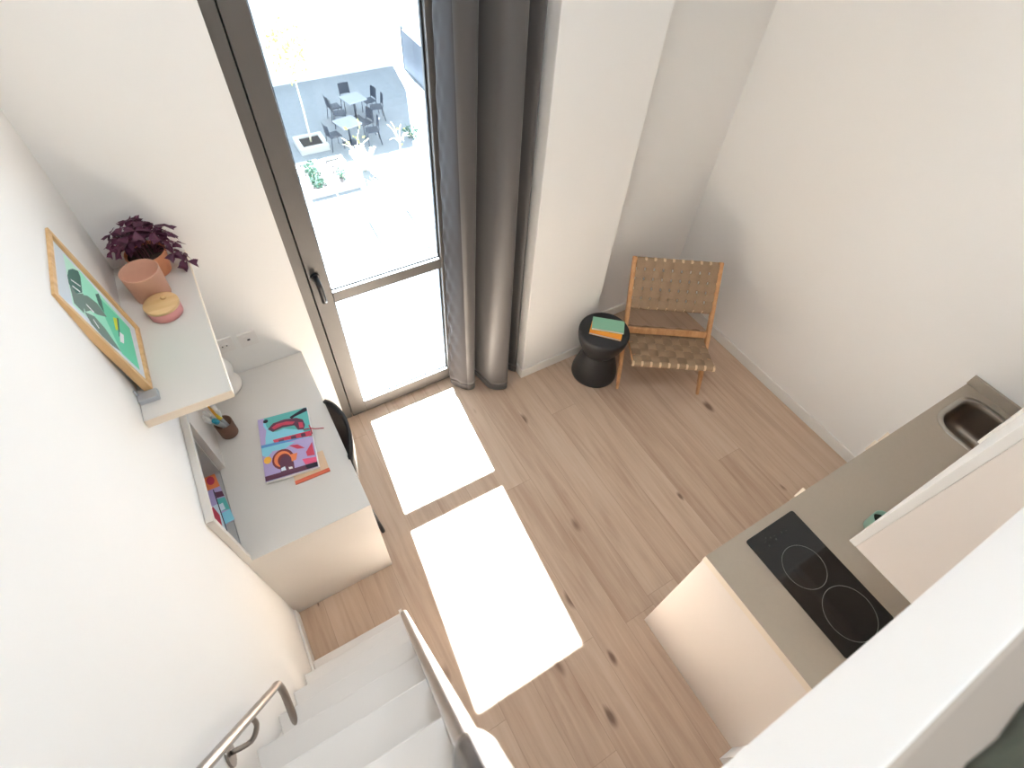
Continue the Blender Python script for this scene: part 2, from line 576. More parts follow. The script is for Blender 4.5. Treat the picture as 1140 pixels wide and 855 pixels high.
# ------------------------------------------------------------------ curtain
def curtain_plan(t):
    """Plan of the folds; t = 0 at the hem, 1 at the rail."""
    hem = [(1.322, 3.972), (1.335, 3.950), (1.352, 3.920), (1.378, 3.882), (1.402, 3.862), (1.428, 3.856), (1.448, 3.866), (1.456, 3.90),
           (1.464, 3.945), (1.480, 3.962), (1.500, 3.955), (1.512, 3.92), (1.520, 3.86), (1.532, 3.812), (1.560, 3.782), (1.600, 3.762),
           (1.632, 3.757), (1.645, 3.775), (1.652, 3.83), (1.664, 3.90), (1.690, 3.925), (1.722, 3.90), (1.745, 3.862), (1.760, 3.850), (1.770, 3.862)]
    top = [(1.347, 3.972), (1.350, 3.945), (1.356, 3.915), (1.364, 3.882), (1.374, 3.862), (1.395, 3.853), (1.452, 3.856), (1.478, 3.875),
           (1.488, 3.93), (1.500, 3.955), (1.512, 3.955), (1.524, 3.93), (1.534, 3.87), (1.542, 3.815), (1.556, 3.785), (1.580, 3.765),
           (1.606, 3.757), (1.618, 3.768), (1.626, 3.82), (1.640, 3.89), (1.662, 3.915), (1.694, 3.89), (1.718, 3.852), (1.735, 3.838), (1.752, 3.85)]
    return [Vector((a[0] + (b[0] - a[0]) * t, a[1] + (b[1] - a[1]) * t, 0)) for a, b in zip(hem, top)]
ZCT, ZCB = 2.74, 0.012
CU = thing('curtain', 'grey satin curtain hanging in folds right of the balcony door', 'curtain', (1.55, 3.87, 0))
CB = (1.55, 3.87, 0)
def curtain_bm(z0, z1, off, nz, thick):
    bm = NB()
    rows = []
    for k in range(nz + 1):
        z = z0 + (z1 - z0) * k / nz
        t = (z - ZCB) / (ZCT - ZCB)
        P = catmull(curtain_plan(min(1.0, t * 1.22)), 5)
        row = []
        for i, p in enumerate(P):
            # small creases down the leading edge, as on a freshly hung lining
            w = max(0.0, 1 - i / 16.0) * 0.0048 * (math.sin(z * 46 + i * 0.55) + 0.7 * math.sin(z * 29 - i * 0.8 + 1.0)) * (0.4 + 0.6 * min(1, max(0, (1.9 - z) / 1.2)))
            d = (P[min(i + 1, len(P) - 1)] - P[max(i - 1, 0)]).normalized()
            nrm = Vector((-d.y, d.x, 0))
            row.append(bm.verts.new(p + nrm * (w + off) + Vector((0, 0, z))))
        rows.append(row)
    for a, b in zip(rows, rows[1:]):
        for i in range(len(a) - 1):
            f = bm.faces.new((a[i], a[i + 1], b[i + 1], b[i])); f.smooth = True; f.material_index = 1 if i < 19 else 0
    if thick:
        bmesh.ops.recalc_face_normals(bm, faces=bm.faces)
        bmesh.ops.solidify(bm, geom=bm.faces[:], thickness=thick)
        for f in bm.faces:
            f.smooth = True
    return bm
obj('cloth', curtain_bm(ZCB + 0.055, ZCT, 0, 90, 0.002), [M_curt, M_lining], CU, base=CB)
obj('hem', curtain_bm(ZCB, ZCB + 0.055, 0, 4, 0.0026), [M_curt, M_lining], CU, base=CB)
bm = NB()
add_box(bm, (1.30, 3.83, ZCT), (1.78, 3.90, ZCT + 0.03), bev=0.004)
add_box(bm, (1.40, 3.85, ZCT + 0.03), (1.43, YW, ZCT + 0.05))
add_box(bm, (1.68, 3.85, ZCT + 0.03), (1.71, YW, ZCT + 0.05))
obj('track', bm, M_plast, CU, base=CB)

# ------------------------------------------------------------------ desk
DK = thing('desk', 'pale greige built-in desk against the white left wall', 'desk', (0, YD, 0))
DB = (0, YD, 0)
obj('desktop', box_bm((0.002, YD, ZD - 0.03), (XD, YW - 0.002, ZD), bev=0.0015), M_lam, DK, base=DB)
obj('end_panel', box_bm((0.002, YD + 0.001, 0), (XD - 0.001, YD + 0.030, ZD - 0.0305), bev=0.001), M_lam, DK, base=DB)
obj('end_panel', box_bm((0.002, YW - 0.034, 0), (XD - 0.02, YW - 0.004, ZD - 0.0305), bev=0.001), M_lam, DK, base=DB)
bm = NB()
add_box(bm, (0.0015, NY1, ZD + 0.0005), (0.026, YW - 0.002, 1.105), bev=0.001)
add_box(bm, (0.0015, YD, ZD + 0.0005), (0.026, NY0, 1.105), bev=0.001)
add_box(bm, (0.0015, YD, 1.105), (0.026, YW - 0.002, 1.127), bev=0.001)
obj('back_panel', bm, M_lam, DK, base=DB)
bm = NB()
add_box(bm, (-0.205, NY0 + 0.003, NZ0 + 0.002), (0.0, NY1 - 0.003, ZD))
add_box(bm, (-0.22, NY0 + 0.003, NZ0 + 0.002), (-0.205, NY1 - 0.003, NZ1 - 0.003))
add_box(bm, (-0.205, NY0 + 0.003, NZ1 - 0.015), (-0.001, NY1 - 0.003, NZ1 - 0.003))
add_box(bm, (-0.205, NY0 + 0.003, ZD), (-0.001, NY0 + 0.013, NZ1 - 0.015))
add_box(bm, (-0.205, NY1 - 0.013, ZD), (-0.001, NY1 - 0.003, NZ1 - 0.015))
o = obj('niche', bm, M_niche, DK, base=DB)

# booklets lying on the niche floor
def booklet(name, label, c, w, l, rot, mats, polys, h=0.008, z=ZD, group='booklets in the desk niche'):
    """A thin booklet: pages block plus a printed cover, u across, v along."""
    t = thing(name, label, 'magazine', (c[0], c[1], z), rot, group)
    obj('pages', box_bm((-w / 2, -l / 2, 0.0005), (w / 2 - 0.001, l / 2, h - 0.001)), M_paper, t)
    bm = NB()
    add_box(bm, (-w / 2 - 0.001, -l / 2 - 0.001, h - 0.001), (w / 2, l / 2 + 0.001, h))
    add_art(bm, polys, lambda u, v, k: (-w / 2 + u * w, -l / 2 + v * l, h + k))
    obj('cover', bm, mats, t)
    return t
F_lil = flat('ink_lilac', 180, 164, 208); F_red = flat('ink_red', 204, 70, 92); F_teal = flat('ink_teal', 96, 182, 178)
F_cyan = flat('ink_cyan', 138, 208, 226); F_blue = flat('ink_blue', 96, 150, 206); F_dark = flat('ink_maroon', 100, 58, 78)
F_yel = flat('ink_yellow', 240, 180, 70); F_oran = flat('ink_orange', 236, 132, 84); F_pink = flat('ink_pink', 232, 92, 130)
F_ink = flat('ink_black', 40, 34, 48); F_brn = flat('ink_brown', 124, 52, 56); F_pale = flat('ink_pale', 214, 226, 236)
INK = [F_lil, F_red, F_teal, F_cyan, F_blue, F_dark, F_yel, F_oran, F_pink, F_ink, F_brn, F_pale, M_paper]
booklet('magazine', 'orange and lilac magazine underneath in the shaded desk niche', (-0.082, 3.355), 0.15, 0.275, math.radians(6), INK,
        [(0, rect(0, 0, 1, 1)), (7, [(0.2, 0.72), (1, 0.66), (1, 0.97), (0.2, 1)]), (1, ell(0.84, 0.83, 0.10, 0.08)), (5, [(0.6, 0.52), (1, 0.46), (1, 0.56), (0.6, 0.64)]),
         (2, [(0.55, 0.28), (1, 0.2), (1, 0.44), (0.6, 0.5)]), (11, rect(0.78, 0.24, 0.9, 0.36)), (3, rect(0.5, 0, 1, 0.2))], 0.006)
booklet('magazine', 'pale lilac magazine with red figure on top in desk niche', (-0.103, 3.262), 0.145, 0.265, math.radians(2.5), INK,
        [(11, rect(0, 0, 1, 1)), (0, rect(0.2, 0.72, 1, 1)), (1, [(0.72, 0.28), (0.9, 0.2), (0.94, 0.52), (0.84, 0.72), (0.74, 0.6)]), (12, rect(0.6, 0.02, 1, 0.16)), (9, rect(0.975, 0, 1, 1)), (9, rect(0, 0, 1, 0.02))], 0.006, z=ZD + 0.0064)

# ------------------------------------------------------------------ illustrated book and note card on the desk
qpx = [(115, 275), (510, 172), (605, 632), (185, 765)]     # proportions of the printed cover
hq = homog(qpx, [(0, 1), (1, 1), (1, 0), (0, 0)])
H2 = lambda pts: clip01([hq(x, y) for x, y in pts])
bw, bl = 0.218, 0.335
bcx, bcy = 0.295, 3.473
brot = math.radians(-8.5)
BK = thing('book', 'colourful illustrated book with red ribbon lying on the desk', 'book', (bcx, bcy, ZD + 0.0062), brot)
obj('pages', box_bm((-bw / 2, -bl / 2 - 0.004, 0.0012), (bw / 2 + 0.004, bl / 2, 0.0146)), M_paper, BK)
polys = [(3, rect(0, 0, 1, 1)),
  (0, H2([(115, 275), (165, 262), (160, 320), (190, 360), (178, 420), (190, 478), (145, 492)])),
  (2, H2([(165, 262), (510, 172), (560, 400), (540, 410), (480, 350), (330, 340), (210, 390), (190, 330)])),
  (3, H2([(190, 330), (240, 370), (340, 350), (500, 365), (545, 375), (240, 440), (180, 470), (182, 400)])),
  (9, H2([(375, 250), (490, 172), (512, 178), (515, 200), (420, 245), (390, 265)])),
  (5, H2([(198, 348), (240, 300), (330, 268), (430, 255), (480, 268), (500, 310), (490, 345), (445, 350), (415, 315), (320, 332), (240, 368)])),
  (1, H2([(230, 335), (270, 305), (350, 285), (420, 285), (400, 305), (320, 315), (250, 348)])),
  (1, H2([(445, 290), (480, 290), (488, 330), (455, 335)])),
  (9, ell(*hq(180, 285), 0.05, 0.03)),
  (1, H2([(240, 432), (540, 355), (560, 392), (262, 470)])),
  (5, H2([(285, 432), (330, 420), (335, 446), (292, 456)])), (5, H2([(385, 402), (425, 392), (432, 420), (392, 430)])), (5, H2([(465, 380), (500, 372), (508, 398), (472, 408)])),
  (0, H2([(145, 492), (560, 400), (605, 632), (185, 765)])),
  (3, H2([(145, 492), (330, 452), (420, 445), (330, 505), (240, 520), (200, 570), (155, 560)])),
  (4, H2([(140, 480), (360, 430), (520, 402), (360, 447), (146, 502)])),
  (0, H2([(420, 450), (520, 420), (530, 520), (460, 560), (400, 560)])),
  (1, H2([(370, 475), (440, 465), (500, 492), (440, 500)])),
  (10, ell(*hq(325, 582), 0.21, 0.155)), (7, ell(*hq(322, 582), 0.165, 0.122)), (10, ell(*hq(335, 590), 0.125, 0.10)), (5, ell(*hq(350, 605), 0.12, 0.10)),
  (5, H2([(300, 620), (410, 600), (420, 660), (310, 690)])),
  (7, H2([(385, 545), (440, 530), (430, 585), (395, 600)])),
  (6, ell(*hq(200, 595), 0.075, 0.055)),
  (8, H2([(478, 580), (588, 560), (596, 598), (505, 622)])), (1, H2([(508, 525), (555, 445), (578, 545), (520, 556)])),
  (11, H2([(310, 655), (340, 640), (352, 668), (312, 680)])), (12, H2([(370, 645), (400, 640), (404, 655), (375, 662)])),
  (5, H2([(176, 728), (600, 596), (605, 632), (185, 765)])), (9, H2([(500, 628), (600, 597), (605, 632), (520, 655)]))]
bm = NB()
add_box(bm, (-bw / 2, -bl / 2 - 0.001, 0), (bw / 2, bl / 2 + 0.001, 0.0012))
add_box(bm, (-bw / 2 - 0.0012, -bl / 2 - 0.001, 0), (-bw / 2, bl / 2 + 0.001, 0.016))
add_box(bm, (-bw / 2, -bl / 2 - 0.001, 0.0148), (bw / 2, bl / 2 + 0.001, 0.016))
add_art(bm, polys, lambda u, v, k: (-bw / 2 + u * bw, -bl / 2 + v * bl, 0.016 + k), step=0.00008)
obj('cover', bm, INK, BK)
bm = NB()
ux, uy = bw / 2, 0.038
add_tube(bm, [(ux - 0.03, uy + 0.004, 0.0205), (ux, uy, 0.021), (ux + 0.02, uy - 0.004, 0.014), (ux + 0.055, uy - 0.006, 0.004)], 0.0022, 8, smooth_pts=5)
add_tube(bm, [(ux - 0.004, uy + 0.022, 0.0205), (ux, uy, 0.0215), (ux + 0.002, uy - 0.03, 0.0205)], 0.0022, 8, smooth_pts=5)
obj('ribbon', bm, flat('ribbon_red', 176, 26, 56), BK)
NC = thing('notebook', 'thin kraft notebook with terracotta band half under the illustrated book', 'notebook', (0.343, 3.315, ZD), math.radians(-2))
obj('cover', box_bm((-0.074, -0.038, 0.0004), (0.074, 0.06, 0.006), bev=0.0008), M_card, NC)
bm = NB(); add_box(bm, (-0.0748, -0.0555, 0.0002), (0.0748, -0.0382, 0.0058), bev=0.0008)
obj('band', bm, M_orange, NC)

# ------------------------------------------------------------------ pen cup and pens
px_, py_ = 0.084, 3.662
PC = thing('pen_cup', 'brown cup full of pens on the desk below the shelf', 'cup', (px_, py_, ZD))
bm = NB()
add_lathe(bm, [(0, 0.0), (0.035, 0.0), (0.037, 0.003), (0.038, 0.088), (0.0368, 0.090), (0.0355, 0.088), (0.034, 0.006), (0, 0.006)], seg=36)
obj('body', bm, M_cup, PC)
def pen(name, label, col, a, lean, length, r, capcol, style, group='pens in the brown cup'):
    """Pen leaning towards angle a in the cup."""
    dx, dy = math.cos(a), math.sin(a)
    b0 = Vector((px_ - dx * 0.014, py_ - dy * 0.014, ZD + 0.0075 + r * 0.6))
    d = Vector((dx * lean, dy * lean, 1)).normalized()
    t = thing(name, label, 'pen', b0, 0, group)
    bm = NB()
    add_tube(bm, [d * 0.0, d * 0.004, d * (length * 0.78)], [r * 0.6, r, r], 12)
    obj('barrel', bm, col, t)
    bm = NB()
    e = d * (length * 0.78)
    if style == 'pencil':
        add_tube(bm, [e, d * (length * 0.93), d * length], [r, r * 0.45, 0.0006], 12)
        obj('tip', bm, capcol, t)
    else:
        add_tube(bm, [e, e + d * 0.001, d * (length - 0.003), d * length], [r, r * 1.15, r * 1.15, r * 0.7], 12)
        obj('cap', bm, capcol, t)
pw = flat('pen_white', 226, 224, 220); pg = flat('pen_grey', 182, 186, 186); po = flat('pencil_orange', 232, 166, 62)
pen('pencil', 'orange pencil standing tall in the pen cup', po, math.radians(120), 0.30, 0.200, 0.0052, po, 'pencil')
pen('marker', 'grey marker with teal cap at front of cup', pg, math.radians(232), 0.34, 0.145, 0.0098, flat('cap_teal', 40, 146, 172), 'cap')
pen('marker', 'short marker with yellow cap in the cup', pg, math.radians(190), 0.12, 0.135, 0.0080, flat('cap_yellow', 240, 200, 60), 'cap')
pen('pen', 'white pen upright at right side of cup', pw, math.radians(10), 0.16, 0.160, 0.0064, pw, 'cap')
pen('pen', 'dark red pen beside upright white pen', flat('pen_red', 150, 60, 52), math.radians(60), 0.12, 0.135, 0.0042, flat('pen_red2', 150, 60, 52), 'cap')
for a, ln, le in ((152, 0.40, 0.172), (176, 0.46, 0.168), (206, 0.42, 0.170)):
    pen('pen', 'pale grey pen leaning left out of the brown cup', pg, math.radians(a), ln, le, 0.0072, pw, 'cap')
pen('pen', 'white pen leaning towards the window from the cup', pw, math.radians(95), 0.36, 0.165, 0.0076, pw, 'cap')

# white rounded vase half hidden below the shelf
VS = thing('vase', 'white double-bulb vase on the desk below the shelf', 'vase', (0.128, 3.916, ZD))
bm = NB()
prof = [(0, 0), (0.050, 0)]
prof += [(0.054 + 0.024 * math.sin(PI * k / 12), 0.0 + 0.085 * k / 12) for k in range(1, 12)]
prof += [(0.051, 0.088)]
prof += [(0.050 + 0.022 * math.sin(PI * k / 12), 0.090 + 0.10 * k / 12) for k in range(1, 11)]
prof += [(0.040, 0.190), (0.022, 0.196), (0.018, 0.194), (0.018, 0.15), (0, 0.15)]
add_lathe(bm, prof, seg=44)
obj('body', bm, M_white, VS)

# sockets on the window wall above the desk
def socket(x, z, label, holes):
    t = thing('wall_socket', label, 'socket', (x, YW, z), 0, 'sockets above the desk')
    bm = NB()
    add_plate(bm, rrect(-0.041, -0.041, 0.041, 0.041, 0.006, 4), [], 0.0005, 0.009, lambda a, b, h: (a, -h, b))
    obj('plate', bm, M_plast, t)
    bm = NB()
    if holes == 2:
        add_lathe(bm, [(0, 0.009), (0.019, 0.009), (0.021, 0.0105), (0.019, 0.012), (0, 0.0095)], seg=28)
    else:
        add_box(bm, (-0.022, -0.022, 0.009), (0.022, 0.022, 0.0105), bev=0.001)
    bmesh.ops.rotate(bm, verts=bm.verts, cent=(0, 0, 0), matrix=Matrix.Rotation(PI / 2, 3, 'X'))
    obj('insert', bm, M_plast, t)
    bm = NB()
    if holes == 2:
        for s in (-1, 1):
            add_tube(bm, [(s * 0.0095, -0.0095, 0), (s * 0.0095, -0.0128, 0)], 0.0032, 10)
    else:
        add_box(bm, (-0.006, -0.0118, -0.005), (0.007, -0.0100, 0.004))
    obj('socket_hole', bm, M_dark, t)
socket(0.205, 0.945, 'white two-pin wall socket nearer the shelf', 2)
socket(0.310, 0.938, 'white data wall socket nearer the balcony door', 1)

# ------------------------------------------------------------------ shelf and what stands on it
SH = thing('wall_shelf', 'deep pale greige shelf on left wall above the desk', 'shelf', (0, 3.22, ZS))
SB = (0, 3.22, ZS)
bm = NB(); add_box(bm, (0.001, 3.222, ZS - 0.032), (0.25, YW - 0.001, ZS), bev=0.001)
obj('board', bm, M_lam, SH, base=SB)
bm = NB(); add_box(bm, (0.001, 3.220, ZS - 0.032), (0.25, 3.2218, ZS))
add_box(bm, (0.2502, 3.220, ZS - 0.032), (0.2514, YW - 0.001, ZS))
obj('edge_strip', bm, M_edge, SH, base=SB)

BE = thing('shelf_bracket', 'small grey metal block on shelf below picture corner', 'bracket', (0.03, 3.303, ZS))
bm = NB(); add_box(bm, (-0.027, -0.018, 0.0003), (0.028, 0.018, 0.020), bev=0.002)
obj('block', bm, M_grey, BE)
bm = NB(); add_box(bm, (-0.027, 0.006, 0.020), (-0.022, 0.010, 0.045), bev=0.001)
obj('clip', bm, M_grey, BE)

# framed print leaning on the wall
fw, fh, lean = 0.299, 0.418, 0.090
FR = thing('picture_frame', 'light oak framed green palm print leaning on the shelf', 'picture', (0.033, 3.482, ZS))
Rf = Matrix.Rotation(-lean, 3, 'Y')
def fpt(u, v, h):   # u to the right (towards the window), v up, h out of the picture
    return Rf @ Vector((h, u, v)) + Vector((0, 0, 0.0016))
def frame_box(bm, u0, v0, u1, v1, h0, h1, bev=0.0015):
    b2 = NB(); add_box(b2, (h0, u0, v0), (h1, u1, v1), bev=bev)
    vm = {}
    for v in b2.verts:
        vm[v] = bm.verts.new(fpt(v.co.y, v.co.z, v.co.x))
    for f in b2.faces:
        bm.faces.new([vm[v] for v in f.verts])
    b2.free()
bm = NB(); t_ = 0.016
frame_box(bm, -fw / 2, 0, -fw / 2 + t_, fh, -0.012, 0.012)
frame_box(bm, fw / 2 - t_, 0, fw / 2, fh, -0.012, 0.012)
frame_box(bm, -fw / 2 + t_, 0, fw / 2 - t_, t_, -0.012, 0.012)
frame_box(bm, -fw / 2 + t_, fh - t_, fw / 2 - t_, fh, -0.012, 0.012)
obj('moulding', bm, M_oak, FR)
bm = NB(); frame_box(bm, -fw / 2 + t_, t_, fw / 2 - t_, fh - t_, -0.010, 0.003, 0)
hp = homog([(62, 70), (80, 400), (555, 835), (520, 540)], [(1, 1), (0, 1), (0, 0), (1, 0)])
P2 = lambda pts: [(min(max(u, 0.06), 0.94), min(max(v, 0.045), 0.955)) for u, v in (hp(x, y) for x, y in pts)]
ART = [flat('art_paper', 226, 230, 236), flat('art_mint', 160, 232, 202), flat('art_green', 106, 212, 172), flat('art_dark', 62, 108, 94),
       flat('art_leaf', 112, 134, 122), flat('art_yellow', 222, 226, 50), flat('art_sky', 214, 222, 228), flat('art_pale', 196, 238, 218), flat('art_white', 240, 242, 242)]
palm = [
  (6, P2([(105, 120), (150, 190), (185, 440), (122, 405)])),
  (7, P2([(150, 188), (300, 350), (330, 560), (185, 440)])),
  (1, P2([(225, 262), (478, 540), (508, 740), (330, 578), (240, 380)])),
  (2, P2([(305, 375), (478, 540), (508, 740), (420, 662), (350, 500), (320, 430)])),
  (3, P2([(305, 380), (322, 375), (335, 410), (345, 470), (318, 430)])),
  (3, P2([(165, 300), (172, 270), (195, 262), (222, 270), (232, 300), (236, 378), (205, 385), (170, 340)])),
  (4, P2([(172, 340), (206, 385), (240, 382), (238, 478), (190, 432)])),
  (4, P2([(215, 385), (262, 392), (310, 425), (356, 490), (305, 480), (270, 462), (245, 470)])),
  (4, P2([(240, 470), (290, 490), (340, 545), (416, 655), (370, 625), (320, 580), (270, 525)])),
  (8, P2([(180, 315), (228, 345), (228, 350), (182, 322)])), (8, P2([(185, 345), (225, 372), (223, 378), (186, 352)])),
  (8, P2([(250, 430), (290, 470), (286, 474), (252, 438)])), (8, P2([(280, 500), (310, 545), (306, 547), (282, 510)])),
  (5, P2([(388, 490), (408, 494), (414, 550), (396, 552)])), (3, P2([(408, 490), (418, 494), (418, 575), (410, 585)])),
  (8, P2([(416, 560), (437, 575), (434, 616), (414, 608)]))]
def artpt(u, v, k):
    return fpt(-fw / 2 + u * fw, v * fh, 0.003 + k)
add_art(bm, palm, artpt, step=0.0001)
obj('print', bm, ART, FR)

# potted oxalis
PP = thing('potted_plant', 'dark purple-leaved plant in terracotta pot at shelf end', 'plant', (0.138, 3.914, ZS))
bm = NB()
add_lathe(bm, [(0, 0), (0.050, 0), (0.053, 0.003), (0.068, 0.086), (0.067, 0.090), (0.064, 0.090), (0.061, 0.082), (0.05, 0.02), (0, 0.02)], seg=44)
obj('pot', bm, M_terra, PP)
bm = NB(); add_lathe(bm, [(0, 0.080), (0.03, 0.083), (0.0605, 0.078), (0.058, 0.068), (0, 0.068)], seg=30)
obj('soil', bm, M_soil, PP)
rng = random.Random(11)
bmL = NB(); bmS = NB()
def leaflet(bm, c, d, n, s):
    """Triangular folded oxalis leaflet from c along d."""
    side = d.cross(n).normalized()
    vs = [c, c + d * s * 0.55 + side * s * 0.34 + n * s * 0.10, c + d * s * 0.95 + side * s * 0.42 + n * s * 0.02, c + d * s * 0.80 - n * s * 0.02,
          c + d * s * 0.95 - side * s * 0.42 + n * s * 0.02, c + d * s * 0.55 - side * s * 0.34 + n * s * 0.10]
    b = [bm.verts.new(v) for v in vs]
    for f in ((0, 1, 2, 3), (0, 3, 4, 5)):
        bm.faces.new([b[i] for i in f])
spots = []
for i in range(46):
    a = rng.uniform(0, 2 * PI)
    k = rng.random() ** 0.6
    r = k * 0.098
    h = 0.135 + (1 - k) * 0.075 + rng.uniform(-0.02, 0.02)
    spots.append((a, r, h))
spots += [(a, r, h) for a, r, h in ((-0.30, 0.118, 0.03), (-0.2, 0.110, 0.06), (-0.5, 0.10, 0.07), (0.1, 0.105, 0.09), (-0.4, 0.112, 0.05))]
for a, r, h in spots:
    tip = Vector((r * math.cos(a), r * math.sin(a), h))
    if tip.y < -0.045:
        tip.y = -0.045 + 0.15 * (tip.y + 0.045); tip.z += 0.015
    if tip.y > 0.070:
        tip.y = 0.070 - 0.3 * (tip.y - 0.070)
    if tip.x < -0.10:
        tip.x = -0.10
    b0 = Vector((0.03 * math.cos(a), 0.03 * math.sin(a), 0.08))
    mid = (b0 + tip) / 2 + Vector((0, 0, 0.03))
    add_tube(bmS, [b0, mid, tip], 0.0011, 5, smooth_pts=4)
    n = (Vector((math.cos(a) * r * 6, math.sin(a) * r * 6, 1)) + Vector((rng.uniform(-.4, .4), rng.uniform(-.4, .4), 0))).normalized()
    e1 = n.orthogonal().normalized(); e2 = n.cross(e1)
    ph = rng.uniform(0, 2 * PI); s = rng.uniform(0.030, 0.046)
    for q in range(3):
        an = ph + q * 2 * PI / 3
        d = (e1 * math.cos(an) + e2 * math.sin(an) - n * 0.28).normalized()
        leaflet(bmL, tip, d, n, s)
for v in list(bmL.verts):
    if v.co.y > 0.088: v.co.y = 0.088
obj('stems', bmS, M_stem, PP)
obj('foliage', bmL, M_leaf, PP)

# clay cup
CC = thing('clay_cup', 'empty peach clay cup between plant and lidded jar', 'cup', (0.112, 3.782, ZS))
bm = NB()
add_lathe(bm, [(0, 0), (0.053, 0), (0.057, 0.004), (0.0625, 0.108), (0.0628, 0.112), (0.061, 0.114), (0.058, 0.111), (0.052, 0.010), (0, 0.008)], seg=48)
obj('body', bm, M_peach, CC)
# lidded jar
JA = thing('lidded_jar', 'low pink jar with round wooden lid on shelf', 'jar', (0.136, 3.664, ZS))
bm = NB()
add_lathe(bm, [(0, 0), (0.049, 0), (0.053, 0.004), (0.055, 0.036), (0.052, 0.038), (0, 0.036)], seg=48)
obj('body', bm, M_pink, JA)
bm = NB()
add_lathe(bm, [(0, 0.0385), (0.0545, 0.0385), (0.0562, 0.040), (0.0562, 0.049), (0.055, 0.051), (0, 0.051)], seg=48)
ld = obj('lid', bm, M_lid, JA)
bm = NB()
add_lathe(bm, [(0, 0.0512), (0.008, 0.0512), (0.010, 0.055), (0.007, 0.059), (0, 0.060)], c=(0.012, 0.02, 0), seg=20)
obj('lid_knob', bm, M_lid, ld)

# ------------------------------------------------------------------ desk chair (black shell tucked under the desk)
DC = thing('desk_chair', 'black shell chair pushed in behind the desk', 'chair', (0.37, 3.45, 0))
bm = NB()
rows = []
nU, nV = 14, 18
def shell(u, v):
    """u -1..1 across (y), v 0..1 from seat front up to back top."""
    hw = 0.215 if v < 0.5 else 0.215 - 0.035 * ((v - 0.5) / 0.5) ** 2
    if v < 0.5:
        t = v / 0.5
        x = -0.22 + 0.34 * t; z = 0.445 - 0.012 * math.sin(PI * t) + 0.015 * u * u
    else:
        t = (v - 0.5) / 0.5
        x = 0.12 + 0.075 * math.sin(t * PI / 2) + 0.005 * t; z = 0.445 + 0.345 * t ** 1.25 + 0.015 * u * u * (1 - t)
        x -= 0.052 * u * u * (0.3 + 0.7 * t)
        z -= 0.03 * u ** 4 * t
    return Vector((x, u * hw, z))
for j in range(nV + 1):
    rows.append([bm.verts.new(shell(-1 + 2 * i / nU, j / nV)) for i in range(nU + 1)])
for a, b in zip(rows, rows[1:]):
    for i in range(nU):
        bm.faces.new((a[i], a[i + 1], b[i + 1], b[i]))
bmesh.ops.recalc_face_normals(bm, faces=bm.faces)
bmesh.ops.solidify(bm, geom=bm.faces[:], thickness=0.016)
sh = obj('shell', bm, M_chair, DC, smooth=True)
for sx, sy in ((-1, -1), (-1, 1), (1, -1), (1, 1)):
    bm = NB()
    fx = 0.165 if sx > 0 else -0.20
    add_tube(bm, [(0.08 * sx - 0.04, 0.12 * sy, 0.432), (fx * 0.9, 0.19 * sy, 0.2), (fx, 0.232 * sy, 0.0)], 0.011, 10)
    obj('leg', bm, M_chair, DC)

# ------------------------------------------------------------------ lounge chair
yaw = 0.578
W_, ST, ZT = 0.555, 0.512, 0.735
LC = thing('lounge_chair', 'low teak lounge chair with woven brown straps in the corner', 'chair', (2.539, 3.243, 0), -yaw)
# local frame: x across, y towards the back, z up
def post(sg):
    bm = NB()
    x = sg * W_ / 2
    P = lambda t: Vector((x, ST * t, ZT * t))
    nrm = Vector((0, ZT, -ST)).normalized()
    add_obox(bm, P(0.16), P(1.0), 0.026, 0.040, up=nrm, bev=0.006)
    add_obox(bm, P(0.165), P(0.004), 0.026, 0.038, up=nrm, bev=0.004, taper=0.62)
    return bm
for sg in (-1, 1):
    obj('post', post(sg), M_teak, LC)
def seat_pt(s):   # seat rail curve: front to back
    z = 0.350 - 0.20 * (s + 0.05)
    return s, z
SF, SBK = -0.055, 0.335
ws = 0.510
for sg in (-1, 1):
    bm = NB()
    x = sg * (ws / 2 - 0.013)
    add_obox(bm, (x, SF, seat_pt(SF)[1]), (x, SBK, seat_pt(SBK)[1]), 0.024, 0.034, bev=0.005)
    obj('seat_rail', bm, M_teak, LC)
    bm = NB()
    add_obox(bm, (x, SBK - 0.02, seat_pt(SBK)[1] + 0.004), (x, SBK + 0.16, 0.004), 0.024, 0.036, bev=0.004, up=(0, 1, 0.3), taper=0.8)
    obj('rear_leg', bm, M_teak, LC)
bm = NB(); add_tube(bm, [(-ws / 2, SF, 0.350), (ws / 2, SF, 0.350)], 0.014, 14); obj('front_rail', bm, M_teak, LC)
bm = NB(); add_tube(bm, [(-ws / 2 + 0.02, SBK, seat_pt(SBK)[1]), (ws / 2 - 0.02, SBK, seat_pt(SBK)[1])], 0.012, 12); obj('back_rail', bm, M_teak, LC)
bm = NB()
tS = 0.470
add_obox(bm, (-W_ / 2 + 0.013, ST * tS, ZT * tS), (W_ / 2 - 0.013, ST * tS, ZT * tS), 0.022, 0.044, up=(0, 0.4, 1), bev=0.005)
obj('stretcher', bm, M_teak, LC)
TB, TT = 0.64, 0.985
for t in (TB + 0.012, TT - 0.012):
    bm = NB()
    add_tube(bm, [(-W_ / 2 + 0.012, ST * t, ZT * t), (W_ / 2 - 0.012, ST * t, ZT * t)], 0.011, 12)
    obj('crossbar', bm, M_teak, LC)
